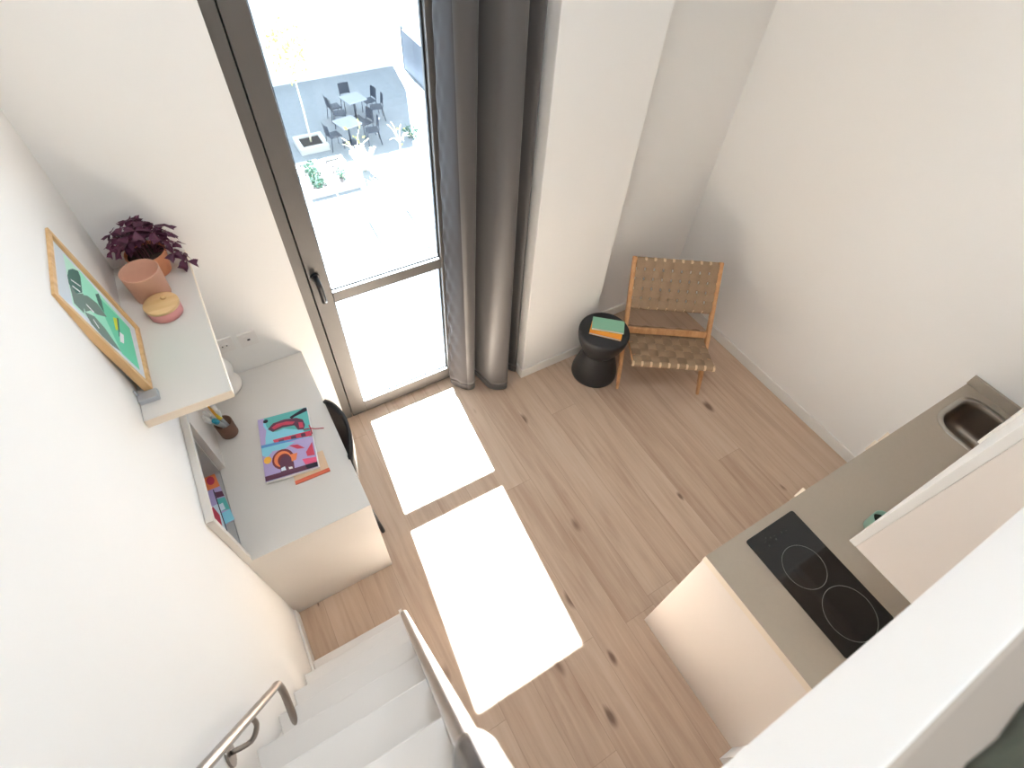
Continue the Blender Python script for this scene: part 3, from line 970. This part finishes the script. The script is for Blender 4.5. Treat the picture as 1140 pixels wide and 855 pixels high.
# woven straps: warp across, weft up; over-under by a sine offset
def weave(bm, P, x0, x1, v0, v1, nx, nv, wx, wv, nrm, amp=0.0045, mi=0, weft=0):
    """P(x, v) -> point on the sling; nx straps running along v, nv straps running along x."""
    def ribbon(pts, half, side, mi=mi):
        a = [bm.verts.new(p + side * half) for p in pts]; b = [bm.verts.new(p - side * half) for p in pts]
        for i in range(len(pts) - 1):
            f = bm.faces.new((a[i], a[i + 1], b[i + 1], b[i])); f.material_index = mi; f.smooth = True
    dx = (x1 - x0) / nx; dv = (v1 - v0) / nv
    ev = (P(0, v1) - P(0, v0)).normalized()
    for i in range(nx):
        x = x0 + (i + 0.5) * dx
        pts = []
        for k in range(nv * 4 + 1):
            v = v0 + (v1 - v0) * k / (nv * 4)
            s = math.cos(PI * ((v - v0) / dv - 0.5 + i))
            pts.append(P(x, v) + nrm * amp * s)
        ribbon(pts, wx / 2, Vector((1, 0, 0)))
    for j in range(nv):
        v = v0 + (j + 0.5) * dv
        pts = []
        for k in range(nx * 4 + 1):
            x = x0 + (x1 - x0) * k / (nx * 4)
            s = -math.cos(PI * ((x - x0) / dx - 0.5 + j))
            pts.append(P(x, v) + nrm * amp * s)
        ribbon(pts, wv / 2, ev, weft)
def loops(bm, P, xs, half, nrm, ev, r, mi):
    """Straps wrapping round a bar at each x: a short band curled over the bar."""
    for x in xs:
        c = P(x)
        prev = None
        for k in range(9):
            a = PI * 1.3 * k / 8 - 0.3
            p = c + nrm * math.cos(a) * r + ev * math.sin(a) * r
            cur = (bm.verts.new(p + Vector((half, 0, 0))), bm.verts.new(p - Vector((half, 0, 0))))
            if prev:
                f = bm.faces.new((prev[0], cur[0], cur[1], prev[1])); f.material_index = mi; f.smooth = True
            prev = cur
bnrm = Vector((0, -ZT, ST)).normalized()   # faces the sitter
evb = Vector((0, ST, ZT)).normalized()
Pb = lambda x, v: Vector((x, ST * v, ZT * v)) + bnrm * 0.016
bm = NB()
nbx, nbv = 9, 5
weave(bm, Pb, -W_ / 2 + 0.012, W_ / 2 - 0.012, TB, TT, nbx, nbv, 0.0505, 0.0450, bnrm)
dxb = (W_ - 0.024) / nbx
loops(bm, lambda x: Vector((x, ST * TT, ZT * TT)) - evb * 0.004, [-W_ / 2 + 0.012 + (i + 0.5) * dxb for i in range(nbx)], 0.0215, bnrm, evb, 0.016, 0)
loops(bm, lambda x: Vector((x, ST * TB, ZT * TB)) + evb * 0.004, [-W_ / 2 + 0.012 + (i + 0.5) * dxb for i in range(nbx)], 0.0215, bnrm, -evb, 0.016, 0)
loops(bm, lambda x: Vector((x, ST * TT, ZT * TT)) - evb * 0.004, [-W_ / 2 + 0.012 + i * dxb for i in range(1, nbx)], 0.0085, bnrm, evb, 0.0175, 1)
loops(bm, lambda x: Vector((x, ST * TB, ZT * TB)) + evb * 0.004, [-W_ / 2 + 0.012 + i * dxb for i in range(1, nbx)], 0.0035, bnrm, -evb, 0.0145, 1)
obj('backrest', bm, [M_strap, M_strap2, M_strap3], LC)
evs = Vector((0, 1, -0.20)).normalized(); nrs = Vector((0, 0.20, 1)).normalized()
Ps = lambda x, v: Vector((x, v, seat_pt(v)[1])) + nrs * 0.018
bm = NB()
nsx, nsv = 9, 6
weave(bm, Ps, -ws / 2, ws / 2, SF - 0.004, SBK, nsx, nsv, 0.0535, 0.060, nrs, amp=0.006, weft=2)
dxs = ws / nsx
loops(bm, lambda x: Vector((x, SF, 0.350)), [-ws / 2 + (i + 0.5) * dxs for i in range(nsx)], 0.0225, nrs, -evs, 0.019, 0)
loops(bm, lambda x: Vector((x, SF, 0.350)), [-ws / 2 + i * dxs for i in range(nsx + 1)], 0.0070, nrs, -evs, 0.0200, 1)
obj('seat', bm, [M_strap, M_strap2, M_strap3], LC)

# ------------------------------------------------------------------ black hourglass side table
ST_ = thing('side_table', 'black hourglass side table beside the lounge chair', 'table', (2.257, 3.604, 0))
bm = NB()
prof = [(0, 0), (0.150, 0), (0.157, 0.008), (0.156, 0.03), (0.150, 0.06), (0.141, 0.095), (0.131, 0.13), (0.121, 0.165), (0.112, 0.20), (0.107, 0.225)]
obj_prof = prof + [(0.106, 0.232), (0.110, 0.236), (0.124, 0.262), (0.142, 0.298), (0.156, 0.335), (0.163, 0.370), (0.165, 0.40), (0.162, 0.414), (0.155, 0.420), (0, 0.420)]
add_lathe(bm, prof + [(0.100, 0.232), (0, 0.232)], seg=56)
obj('base', bm, M_stool, ST_)
bm = NB()
add_lathe(bm, [(0, 0.2325), (0.106, 0.2325), (0.111, 0.238), (0.124, 0.262), (0.142, 0.298), (0.156, 0.335), (0.163, 0.370), (0.1655, 0.400), (0.163, 0.413), (0.155, 0.420), (0, 0.420)], seg=56)
obj('top', bm, M_stool, ST_)
def small_book(label, c, rot, z, m, w=0.21, l=0.125, h=0.014):
    t = thing('book', label, 'book', (c[0], c[1], z), rot, 'books on the black side table')
    obj('pages', box_bm((-w / 2 + 0.002, -l / 2 + 0.001, 0.0015), (w / 2 - 0.002, l / 2 - 0.002, h - 0.0015)), M_paper, t)
    bm = NB()
    add_box(bm, (-w / 2, -l / 2, 0.0002), (w / 2, l / 2, 0.0015)); add_box(bm, (-w / 2, -l / 2, h - 0.0015), (w / 2, l / 2, h))
    add_box(bm, (-w / 2, l / 2 - 0.0015, 0.0015), (w / 2, l / 2, h - 0.0015))
    obj('cover', bm, m, t)
small_book('orange book underneath on the black side table', (2.254, 3.586), math.radians(-46), 0.420, M_orcov, 0.205, 0.108)
small_book('sage green book lying on top of orange book', (2.284, 3.610), math.radians(-40.5), 0.4345, M_green, 0.205, 0.105)

# ------------------------------------------------------------------ stairs
TR, TRUN = 0.269, 0.107
LD = thing('loft_ladder', 'steep pale loft stair with flat treads along left wall', 'stairs', (0.25, 2.7, 0))
LB = (0.25, 2.7, 0)
def tread_y(n): return 2.702 - TRUN * (n - 1)
for n in range(1, 9):
    z = 0.251 + TR * (n - 1)
    bm = NB(); add_box(bm, (0.042, tread_y(n) - 0.17, z - 0.03), (0.444, tread_y(n), z), bev=0.002)
    obj('tread', bm, M_step, LD, base=LB)
def ladder_side(x0, x1):
    bm = NB()
    dy, dz = -TRUN, TR
    def P(z, off): return (2.702 + (z - 0.251) * dy / dz + off - (0.05 if x0 < 0.1 else 0.0), z)
    a = [P(0.0, -0.01), P(2.235, -0.01), P(2.235, -0.175), P(0.0, -0.175)]
    add_plate(bm, a, [], x0, x1, lambda u, v, h: (h, u, v))
    return bm
obj('stringer', ladder_side(0.014, 0.0415), M_step, LD, base=LB)
obj('stringer', ladder_side(0.4445, 0.460), M_step, LD, base=LB)

def rail_y(z): return 2.439 - 0.382 * (z - 1.131)
def handrail(x, label, wall):
    t = thing('handrail', label, 'handrail', (x, 2.44, 1.1), 0, 'stair handrails')
    base = (x, 2.44, 1.1)
    ztop = 3.05
    pts = [(x, rail_y(1.131) - 0.135, 1.035), (x, rail_y(1.131) - 0.05, 1.068), (x, rail_y(1.131) - 0.012, 1.092), (x, rail_y(1.131), 1.131), (x, rail_y(1.19), 1.19)]
    pts = catmull([Vector(p) for p in pts], 6) + [Vector((x, rail_y(z), z)) for z in (1.6, 2.1, 2.6, ztop)]
    bm = NB(); add_tube(bm, pts, 0.0105, 20)
    obj('rail', bm, M_tube, t, base=base)
    for z in (1.45, 2.3):
        bm = NB()
        if wall:
            add_tube(bm, [(0.0005, rail_y(z) - 0.03, z - 0.075), (0.006, rail_y(z) - 0.03, z - 0.075)], 0.03, 18)
            add_tube(bm, [(0.006, rail_y(z) - 0.03, z - 0.075), (0.05, rail_y(z) - 0.03, z - 0.075), (x, rail_y(z) - 0.014, z - 0.035), (x, rail_y(z), z)], 0.006, 10, smooth_pts=4)
        else:
            add_tube(bm, [(x, rail_y(z), z), (x, rail_y(z) - 0.12, z - 0.05)], 0.008, 10)
        obj('bracket', bm, M_tube, t, base=base)
    if not wall:
        bm = NB(); add_tube(bm, [(x, rail_y(z), z) for z in (2.345, 2.352, 2.37, 2.7, 3.0)], [0.0115, 0.016, 0.0185, 0.0185, 0.0185], 22)
        obj('grip', bm, M_grip, t, base=base)
handrail(0.078, 'steel handrail on the white left wall above the stair', True)
handrail(0.4575, 'steel handrail on the open room side of the stair', False)

# ------------------------------------------------------------------ kitchen
KB = (XK, 1.5, 0)
def base_unit(x0, x1, label, hx, end=False, ztop=0.8895):
    t = thing('base_cabinet', label, 'cabinet', (x0, 1.5, 0), 0, 'kitchen base cabinets')
    b = (x0, 1.5, 0)
    obj('carcass', box_bm((x0 + (0.020 if end else 0.001), 1.505, 0.08), (x1 - 0.001, 2.106, ztop)), M_cab, t, base=b)
    obj('plinth', box_bm((x0 + (0.020 if end else 0.001), 1.52, 0.0), (x1 - 0.001, 2.06, 0.0795)), M_cab, t, base=b)
    if end:
        obj('end_panel', box_bm((x0, 1.502, 0.0), (x0 + 0.0195, 2.130, 0.8895), bev=0.001), M_cab, t, base=b)
    dr = obj('door', box_bm((x0 + (0.022 if end else 0.002), 2.107, 0.085), (x1 - 0.002, 2.126, 0.885), bev=0.001), M_cabw, t, base=b)
    bm = NB()
    add_box(bm, (hx - 0.010, 2.126, 0.755), (hx + 0.008, 2.129, 0.875))
    add_box(bm, (hx - 0.010, 2.129, 0.755), (hx - 0.006, 2.155, 0.835), bev=0.001)
    obj('handle', bm, M_edge, dr, base=b)
base_unit(XK + 0.001, 2.19, 'cream kitchen base cabinet with end panel under the hob', 2.165, True)
base_unit(2.19, 2.72, 'cream kitchen base cabinet below worktop between hob and sink', 2.665)
base_unit(2.72, XR - 0.002, 'cream kitchen base cabinet under the sink', 2.76, ztop=0.755)

WK = thing('worktop', 'long taupe kitchen worktop with low upstand at right wall', 'worktop', (XK, 1.5, 0.89))
WB = (XK, 1.5, 0.89)
SX0, SY0, SX1, SY1 = 2.895, 1.66, 3.205, 2.088
bm = NB()
add_plate(bm, rect(XK, 1.502, XR - 0.001, YK), [rrect(SX0, SY0, SX1, SY1, 0.085, 8)], 0.8905, ZK, lambda a, b, h: (a, b, h))
obj('slab', bm, M_counter, WK, base=WB)
obj('edge_band', box_bm((XK - 0.0015, 1.502, 0.8905), (XK - 0.0002, YK, ZK - 0.0004)), M_edge, WK, base=WB)
bm = NB()
add_box(bm, (XR - 0.016, 1.502, ZK + 0.0002), (XR - 0.001, YK + 0.004, ZK + 0.055), bev=0.001)
obj('upstand', bm, M_counter, WK, base=WB)

SK = thing('sink', 'rounded stainless steel sink set into the worktop', 'sink', (3.05, 1.87, ZK))
bm = NB()
loopsd = [(-0.010, 0.0012, 0.095), (-0.009, 0.003, 0.094), (0.012, 0.003, 0.080), (0.016, 0.0, 0.076), (0.022, -0.02, 0.072), (0.030, -0.12, 0.066), (0.038, -0.15, 0.06), (0.062, -0.163, 0.045)]
rings = []
for ins, dz, r in loopsd:
    rings.append([bm.verts.new((x, y, ZK + dz)) for x, y in rrect(SX0 + ins, SY0 + ins, SX1 - ins, SY1 - ins, r, 8)])
for a, b in zip(rings, rings[1:]):
    n = len(a)
    for i in range(n):
        f = bm.faces.new((a[i], a[(i + 1) % n], b[(i + 1) % n], b[i])); f.smooth = True
        f.material_index = 1 if a is rings[0] or a is rings[1] else 0
bm.faces.new(rings[-1])
bmesh.ops.recalc_face_normals(bm, faces=bm.faces)
obj('basin', bm, [M_sink, M_steel], SK, base=(3.05, 1.87, ZK))
bm = NB(); add_lathe(bm, [(0, 0.001), (0.035, 0.001), (0.038, 0.003), (0.030, 0.004), (0, 0.002)], c=(3.05, 1.86, ZK - 0.163), seg=28)
obj('drain', bm, M_steel, SK, base=(3.05, 1.87, ZK))

HX0, HY0, HW, HD = 1.690, 1.628, 0.262, 0.470
HB = thing('hob', 'black glass two-ring hob set in the worktop', 'hob', (HX0, HY0, ZK))
bm = NB()
add_plate(bm, rrect(HX0, HY0, HX0 + HW, HY0 + HD, 0.010, 4), [], ZK + 0.0003, ZK + 0.006, lambda a, b, h: (a, b, h))
for x, y, w, h in ((1.755, 2.058, .010, .0018), (1.757, 2.040, .006, .006), (1.785, 2.060, .006, .006), (1.805, 2.058, .008, .0018), (1.800, 2.045, .006, .006), (1.84, 2.055, .004, .008), (1.862, 2.050, .008, .0018), (1.768, 2.068, .004, .004)):
    add_box(bm, (x - w / 2, y - h / 2, ZK + 0.0061), (x + w / 2, y + h / 2, ZK + 0.0063), 1)
obj('glass_top', bm, [M_hob, flat('hob_marks', 62, 60, 58)], HB, base=(HX0, HY0, ZK))
def ring(cx, cy, r, w=0.0014):
    bm = NB()
    n = 64
    a = [bm.verts.new((cx + (r - w / 2) * math.cos(2 * PI * k / n), cy + (r - w / 2) * math.sin(2 * PI * k / n), ZK + 0.0063)) for k in range(n)]
    b = [bm.verts.new((cx + (r + w / 2) * math.cos(2 * PI * k / n), cy + (r + w / 2) * math.sin(2 * PI * k / n), ZK + 0.0063)) for k in range(n)]
    for k in range(n):
        bm.faces.new((a[k], b[k], b[(k + 1) % n], a[(k + 1) % n]))
    return bm
obj('ring', ring(1.812, 1.917, 0.082), M_ring, HB, base=(HX0, HY0, ZK))
obj('ring', ring(1.825, 1.722, 0.095), M_ring, HB, base=(HX0, HY0, ZK))

MG = thing('mug', 'mint green mug on the worktop below the wall cabinet', 'mug', (2.18, 1.888, ZK))
bm = NB()
add_lathe(bm, [(0, 0), (0.030, 0), (0.034, 0.004), (0.039, 0.078), (0.038, 0.081), (0.036, 0.079), (0.031, 0.008), (0, 0.006)], seg=36)
obj('body', bm, M_mug, MG)
bm = NB(); add_tube(bm, [(-0.036, 0, 0.062), (-0.058, 0, 0.056), (-0.060, 0, 0.034), (-0.034, 0, 0.022)], 0.0045, 10, smooth_pts=5)
obj('handle', bm, M_mug, MG)
bm = NB(); add_lathe(bm, [(0, 0.055), (0.0345, 0.055), (0.0335, 0.05), (0, 0.05)], seg=28)
obj('drink', bm, flat('dark_drink', 30, 30, 20), MG)

def wall_unit(x0, x1, zb, yf, label):
    t = thing('wall_cabinet', label, 'cabinet', (x0, 1.5, zb), 0, 'kitchen wall cabinets')
    b = (x0, 1.5, zb)
    obj('carcass', box_bm((x0 + 0.001, 1.503, zb), (x1 - 0.001, yf - 0.0195, 2.235), bev=0.001), M_cab, t, base=b)
    w = (x1 - x0) / 2
    for k in range(2):
        obj('door', box_bm((x0 + k * w + 0.0008, yf - 0.019, zb - 0.0005), (x0 + (k + 1) * w - 0.0008, yf, 2.232), bev=0.001), M_cabw, t, base=b)
wall_unit(XK + 0.0005, 2.20, 1.57, 1.917, 'white wall cabinet hanging above the hob')
wall_unit(2.20, XR - 0.002, 1.512, 1.924, 'slightly lower white wall cabinet above the sink')

# ------------------------------------------------------------------ loft bed at the edge
BD = thing('bed', 'low loft bed under a dark green ribbed throw', 'bed', (1.7, 0.9, ZL1))
BDB = (1.7, 0.9, ZL1)
obj('mattress', box_bm((0.53, 0.0, ZL1 + 0.0005), (2.7, 1.78, ZL1 + 0.16), bev=0.03), M_bed, BD, base=BDB)
bm = NB()
n1, n2 = 60, 40
rows = []
for j in range(n2 + 1):
    # profile across the bed edge: floor -> up the side -> over the top
    s = j / n2
    row = []
    for i in range(n1 + 1):
        x = 0.50 + 1.55 * i / n1
        if s < 0.3:
            y = 1.834; z = ZL1 + 0.004 + 0.165 * s / 0.3
        else:
            y = 1.834 - 1.0 * (s - 0.3) / 0.7; z = ZL1 + 0.172
        rib = 0.005 * math.sin(x * 95)
        if s < 0.3: y += rib * 0.25 - 0.006
        else: z += rib + 0.006
        row.append(bm.verts.new((x, y, z)))
    rows.append(row)
for a, b in zip(rows, rows[1:]):
    for i in range(n1):
        f = bm.faces.new((a[i], a[i + 1], b[i + 1], b[i])); f.smooth = True
bmesh.ops.recalc_face_normals(bm, faces=bm.faces)
bmesh.ops.solidify(bm, geom=bm.faces[:], thickness=0.006)
obj('throw', bm, mat('green_throw', lin(70, 72, 58), 0.95, noise=(70, 0.35)), BD, base=BDB)

# ------------------------------------------------------------------ courtyard outside
ZG = -6.5          # two storeys below the flat
def cx_(x): return 0.449 + 1.6 * (x - 0.449)
def cy_(y): return 1.952 + 1.6 * (y - 1.952)
M_pave = mat('pale_paving', lin(132, 136, 140), 0.85, noise=(6, 0.12))
M_opp = mat('white_render', lin(226, 230, 234), 0.85)
M_planter = mat('concrete_rim', lin(190, 188, 184), 0.8)
M_tabl = mat('grey_table', lin(140, 144, 152), 0.5)
M_och = mat('outdoor_chair', lin(50, 56, 68), 0.5)
M_trunk = mat('young_bark', lin(206, 198, 170), 0.85)
M_yel = mat('young_leaves', lin(190, 190, 84), 0.8, noise=(9, 0.2))
M_gren = mat('planter_leaves', lin(60, 92, 72), 0.8, noise=(12, 0.3))
M_blossom = mat('white_plumes', lin(232, 228, 208), 0.9)
M_fence = mat('grey_fence', lin(104, 108, 116), 0.7)
struct('ground', box_bm((-25, YW + WT, ZG - 0.2), (36, 60, ZG)), M_pave)
# building across the courtyard, gable running down to the right
bm = NB()
add_plate(bm, [(-14, ZG), (cx_(5.52), ZG), (cx_(5.40), ZG + 2.56), (cx_(4.72), ZG + 7.2), (-14, ZG + 7.2)], [], cy_(16.05), 36.0, lambda a, b, h: (a, h, b))
struct('wall_opposite', bm, M_opp)
fe = thing('garden_fence', 'low grey fence at the right side of the courtyard', 'fence', (cx_(5.73), cy_(15), ZG))
bm = NB()
add_box(bm, (-0.03, -1.12, 0.02), (0.03, 1.3, 1.45), bev=0.01)
obj('panel', bm, M_fence, fe)
for y in (-1.08, 1.25):
    bm = NB(); add_box(bm, (-0.05, y - 0.05, 0), (0.05, y + 0.05, 1.55), bev=0.01); obj('post', bm, M_fence, fe)

def leaf_ball(bm, c, r, n, s, rg, squash=1.0, droop=0.0):
    c = Vector(c)
    for _ in range(n):
        d = Vector((rg.gauss(0, 1), rg.gauss(0, 1), rg.gauss(0, 1))).normalized() * (rg.random() ** 0.5)
        p = c + Vector((d.x * r, d.y * r, d.z * r * squash))
        a = Vector((rg.gauss(0, 1), rg.gauss(0, 1), rg.gauss(0, 1) - droop)).normalized()
        b = a.orthogonal().normalized()
        q = s * rg.uniform(0.6, 1.3)
        v = [bm.verts.new(p), bm.verts.new(p + a * q * 0.5 + b * q * 0.28), bm.verts.new(p + a * q), bm.verts.new(p + a * q * 0.5 - b * q * 0.28)]
        bm.faces.new(v)
def planter(x0, y0, x1, y1, label, h=0.2):
    x0, x1, y0, y1 = cx_(x0), cx_(x1), cy_(y0), cy_(y1)
    t = thing('planter', label, 'planter', ((x0 + x1) / 2, (y0 + y1) / 2, ZG), 0, 'ground planters in the courtyard')
    b = ((x0 + x1) / 2, (y0 + y1) / 2, ZG)
    bm = NB()
    add_plate(bm, rect(x0 - 0.14, y0 - 0.14, x1 + 0.14, y1 + 0.14), [rect(x0, y0, x1, y1)], ZG + 0.001, ZG + h, lambda a, c, k: (a, c, k))
    obj('rim', bm, M_planter, t, base=b)
    obj('soil', box_bm((x0 + 0.002, y0 + 0.002, ZG + 0.001), (x1 - 0.002, y1 - 0.002, ZG + h - 0.05)), mat('planter_soil', lin(56, 50, 48), 0.95), t, base=b)
    return t
planter(2.27, 12.84, 2.68, 13.25, 'square white-rimmed tree planter near the shaded tables')
planter(1.98, 11.28, 2.27, 12.24, 'long planter of green plants left of its twin')
planter(2.47, 11.28, 2.76, 12.20, 'long planter of sparse plants right of its twin')
def tree(x, y, h, cr, label, lean=(0, 0), nleaf=260, seed=1, potted=False):
    rg = random.Random(seed)
    x, y, h, cr = cx_(x), cy_(y), h * 1.6, cr * 1.6
    t = thing('young_tree', label, 'tree', (x, y, ZG + (0.1505 if potted else 0.001)), 0, 'young courtyard trees')
    bm = NB()
    top = Vector((lean[0], lean[1], h))
    add_tube(bm, [(0, 0, 0), top * 0.5 + Vector((0.02, 0, 0)), top], [0.035, 0.02], 8, smooth_pts=4)
    for k in range(7):
        a = k * 2.4
        e = top + Vector((math.cos(a) * cr * 0.8, math.sin(a) * cr * 0.8, rg.uniform(0.1, 1.0) * cr))
        add_tube(bm, [top * 0.96, (top + e) / 2 + Vector((0, 0, 0.05)), e], [0.014, 0.006], 6, smooth_pts=3)
    obj('trunk', bm, M_trunk, t)
    bm = NB(); leaf_ball(bm, top + Vector((0, 0, cr * 0.9)), cr, nleaf, 0.13, rg, 1.25)
    obj('crown', bm, M_yel, t)
tree(2.48, 13.05, 1.35, 0.42, 'pale young tree in the square planter', (-0.02, 0.0), 230, 3, True)
tree(2.58, 10.08, 1.30, 0.28, 'thin bare young tree nearest the balcony door', (0.03, 0.0), 10, 5)
tree(3.33, 10.12, 1.35, 0.22, 'bare young tree right of the white plumes', (0.02, 0.0), 6, 8)
def shrub(x, y, z, r, label, m, n, s, seed, sq=0.8):
    rg = random.Random(seed)
    x, y, r = cx_(x), cy_(y), r * 1.6
    t = thing('shrub', label, 'plant', (x, y, z), 0, 'courtyard shrubs')
    bm = NB(); leaf_ball(bm, (0, 0, r * sq), r, n, s, rg, sq)
    obj('leaves', bm, m, t)
    bm = NB()
    for k in range(5):
        a = k * 1.26
        add_tube(bm, [(0, 0, -0.0), (math.cos(a) * r * 0.4, math.sin(a) * r * 0.4, r * sq)], 0.008, 5)
    obj('stems', bm, M_trunk, t)
zp = ZG + 0.1505
shrub(2.125, 11.95, zp, 0.135, 'green plant at far end of the left long planter', M_gren, 90, 0.10, 21)
shrub(2.125, 11.66, zp, 0.135, 'green plant in middle of the left long planter', M_gren, 90, 0.10, 22)
shrub(2.125, 11.42, zp, 0.125, 'green plant at near end of the left long planter', M_gren, 90, 0.10, 23)
shrub(2.61, 11.50, zp, 0.11, 'sparse plant at near end of the right long planter', M_gren, 50, 0.09, 24)
shrub(4.50, 12.55, ZG + 0.001, 0.17, 'small green bush on the pale paving right of tables', M_gren, 110, 0.11, 25)
rg = random.Random(31)
wp = thing('plume_grass', 'white plumed grass clump in front of the café tables', 'plant', (cx_(3.13), cy_(11.75), ZG))
bm = NB()
for k in range(26):
    a = rg.uniform(0, 2 * PI); r = rg.uniform(0.08, 0.42)
    add_tube(bm, [(0.05 * math.cos(a), 0.05 * math.sin(a), 0.001), (r * 0.6 * math.cos(a), r * 0.6 * math.sin(a), 0.38), (r * math.cos(a), r * math.sin(a), rg.uniform(0.5, 0.75))], [0.014, 0.036], 5, smooth_pts=3)
obj('plumes', bm, M_blossom, wp)

def cafe_table(x, y, rot, label):
    t = thing('cafe_table', label, 'table', (x, y, ZG), rot, 'café tables in the courtyard')
    bm = NB(); add_plate(bm, rrect(-0.36, -0.36, 0.36, 0.36, 0.05, 4), [], 0.70, 0.725, lambda a, b, h: (a, b, h)); obj('tabletop', bm, M_tabl, t)
    bm = NB(); add_tube(bm, [(0, 0, 0.02), (0, 0, 0.70)], 0.03, 12); obj('column', bm, M_och, t)
    bm = NB(); add_box(bm, (-0.22, -0.22, 0.001), (0.22, 0.22, 0.02), bev=0.006); obj('foot', bm, M_och, t)
cafe_table(5.66, 20.88, math.radians(12), 'grey café table further back in the shade')
cafe_table(4.91, 19.34, math.radians(12), 'grey café table nearer the white plumes')
def out_chair():
    t = thing('outdoor_chair', 'dark outdoor chair right of the further café table', 'chair', (0, 0, ZG), 0, 'dark chairs around the café tables')
    bm = NB(); add_box(bm, (-0.20, -0.20, 0.43), (0.20, 0.20, 0.455), bev=0.01); obj('seat', bm, M_och, t)
    bm = NB()
    rows = []
    for j in range(6):
        z = 0.50 + 0.34 * j / 5
        rows.append([bm.verts.new((-0.19 + 0.38 * i / 8, 0.20 + 0.05 * j / 5 + 0.03 * (1 - ((i - 4) / 4) ** 2), z)) for i in range(9)])
    for a, b in zip(rows, rows[1:]):
        for i in range(8):
            bm.faces.new((a[i], a[i + 1], b[i + 1], b[i]))
    bmesh.ops.recalc_face_normals(bm, faces=bm.faces)
    bmesh.ops.solidify(bm, geom=bm.faces[:], thickness=0.015)
    obj('backrest', bm, M_och, t)
    for sx in (-1, 1):
        bm = NB(); add_tube(bm, [(sx * 0.20, -0.20, 0.0), (sx * 0.18, -0.18, 0.44)], 0.012, 8); obj('leg', bm, M_och, t)
        bm = NB(); add_tube(bm, [(sx * 0.20, 0.24, 0.0), (sx * 0.18, 0.18, 0.44), (sx * 0.18, 0.215, 0.55)], 0.012, 8); obj('leg', bm, M_och, t)
    return t
chairs = [
  (6.27, 21.10, -80, 'dark chair right of further café table, far side'),
  (6.34, 20.55, -100, 'dark chair right of further café table, near side'),
  (5.02, 21.15, 95, 'dark chair left of further café table, far side'),
  (5.03, 20.62, 80, 'dark chair left of further café table, near side'),
  (5.66, 21.62, 0, 'dark chair behind further café table towards white building'),
  (4.38, 19.28, 100, 'dark chair left of nearer café table'),
  (5.58, 19.66, -75, 'dark chair right of nearer café table, far side'),
  (5.62, 19.08, -100, 'dark chair right of nearer café table, near side'),
]
c0 = out_chair()
for i, (x, y, r, lb) in enumerate(chairs):
    if i == 0:
        c0.location = (x, y, ZG); c0.rotation_euler = (0, 0, math.radians(r)); c0['label'] = lb
    else:
        dup(c0, (x, y, ZG), math.radians(r), lb)

# ------------------------------------------------------------------ light
sun = bpy.data.lights.new('sun', 'SUN')
sun.energy = 85.0
sun.angle = math.radians(0.7)
sun.color = (0.85, 0.955, 1.07)
so = bpy.data.objects.new('sun', sun)
COL.objects.link(so)
sd = Vector((-0.088, -1.0, -1.15)).normalized()
so.rotation_euler = sd.to_track_quat('-Z', 'Y').to_euler()
so.location = (2, 12, 12)
w = bpy.data.worlds.new('sky')
SC.world = w
w.use_nodes = True
bg = w.node_tree.nodes['Background']
bg.inputs['Color'].default_value = (0.74, 0.87, 1.0, 1)
bg.inputs['Strength'].default_value = 2.2
# daylight portal in the balcony door (helps the renderer sample the sky)
pl = bpy.data.lights.new('door_portal', 'AREA')
pl.shape = 'RECTANGLE'; pl.size = 0.88; pl.size_y = 2.36
pl.cycles.is_portal = True
po_ = bpy.data.objects.new('door_portal', pl)
COL.objects.link(po_)
po_.location = ((DX0 + DX1) / 2, YW + 0.24, 1.18)
po_.rotation_euler = (-PI / 2, 0, 0)

# added unseen fill light on the ceiling, brightens the upper surfaces
CL = thing('added_fill_light', 'added unseen round fill light on ceiling above the loft stair', 'fill light', (0.95, 2.45, ZC))
bm = NB(); add_lathe(bm, [(0, -0.001), (0.44, -0.001), (0.45, -0.01), (0.45, -0.05), (0.435, -0.055), (0.432, -0.02), (0, -0.02)], seg=48)
obj('housing', bm, M_plast, CL)
em = bpy.data.materials.new('fill_emitter'); em.use_nodes = True
eb = em.node_tree.nodes['Principled BSDF']
eb.inputs['Emission Color'].default_value = (0.86, 0.94, 1.0, 1); eb.inputs['Emission Strength'].default_value = 8.5
bm = NB(); add_lathe(bm, [(0, -0.056), (0.25, -0.054), (0.431, -0.046), (0.431, -0.022)], seg=48)
obj('fill_disc', bm, em, CL)

# ------------------------------------------------------------------ camera
cam = bpy.data.cameras.new('camera')
cam.sensor_fit = 'HORIZONTAL'
cam.sensor_width = 36.0
cam.lens = 584.777 / 1140 * 36.0
cam.clip_start = 0.01
cam.clip_end = 200
cam.dof.use_dof = True
cam.dof.focus_distance = 3.0
cam.dof.aperture_fstop = 5.6
co = bpy.data.objects.new('camera', cam)
COL.objects.link(co)
Rm = Matrix(((0.8617727153121305, 0.37186801309981254, -0.34505357261844916, 0.44909691631282345),
             (-0.5045260540873661, 0.6992323030623899, -0.5064855842974195, 1.9516690142877549),
             (0.05292681636552477, 0.6105639746883726, 0.7901964217345876, 2.842641837401365),
             (0, 0, 0, 1)))
co.matrix_world = Rm
SC.camera = co

SC.view_settings.view_transform = 'Standard'
SC.view_settings.look = 'None'
SC.view_settings.gamma = 1.0
SC.view_settings.exposure = 0.74
SC.view_settings.use_curve_mapping = False
SC.cycles.diffuse_bounces = 8
SC.cycles.max_bounces = 14
SC.cycles.transparent_max_bounces = 12
SC.cycles.sample_clamp_indirect = 20
SC.cycles.use_denoising = True
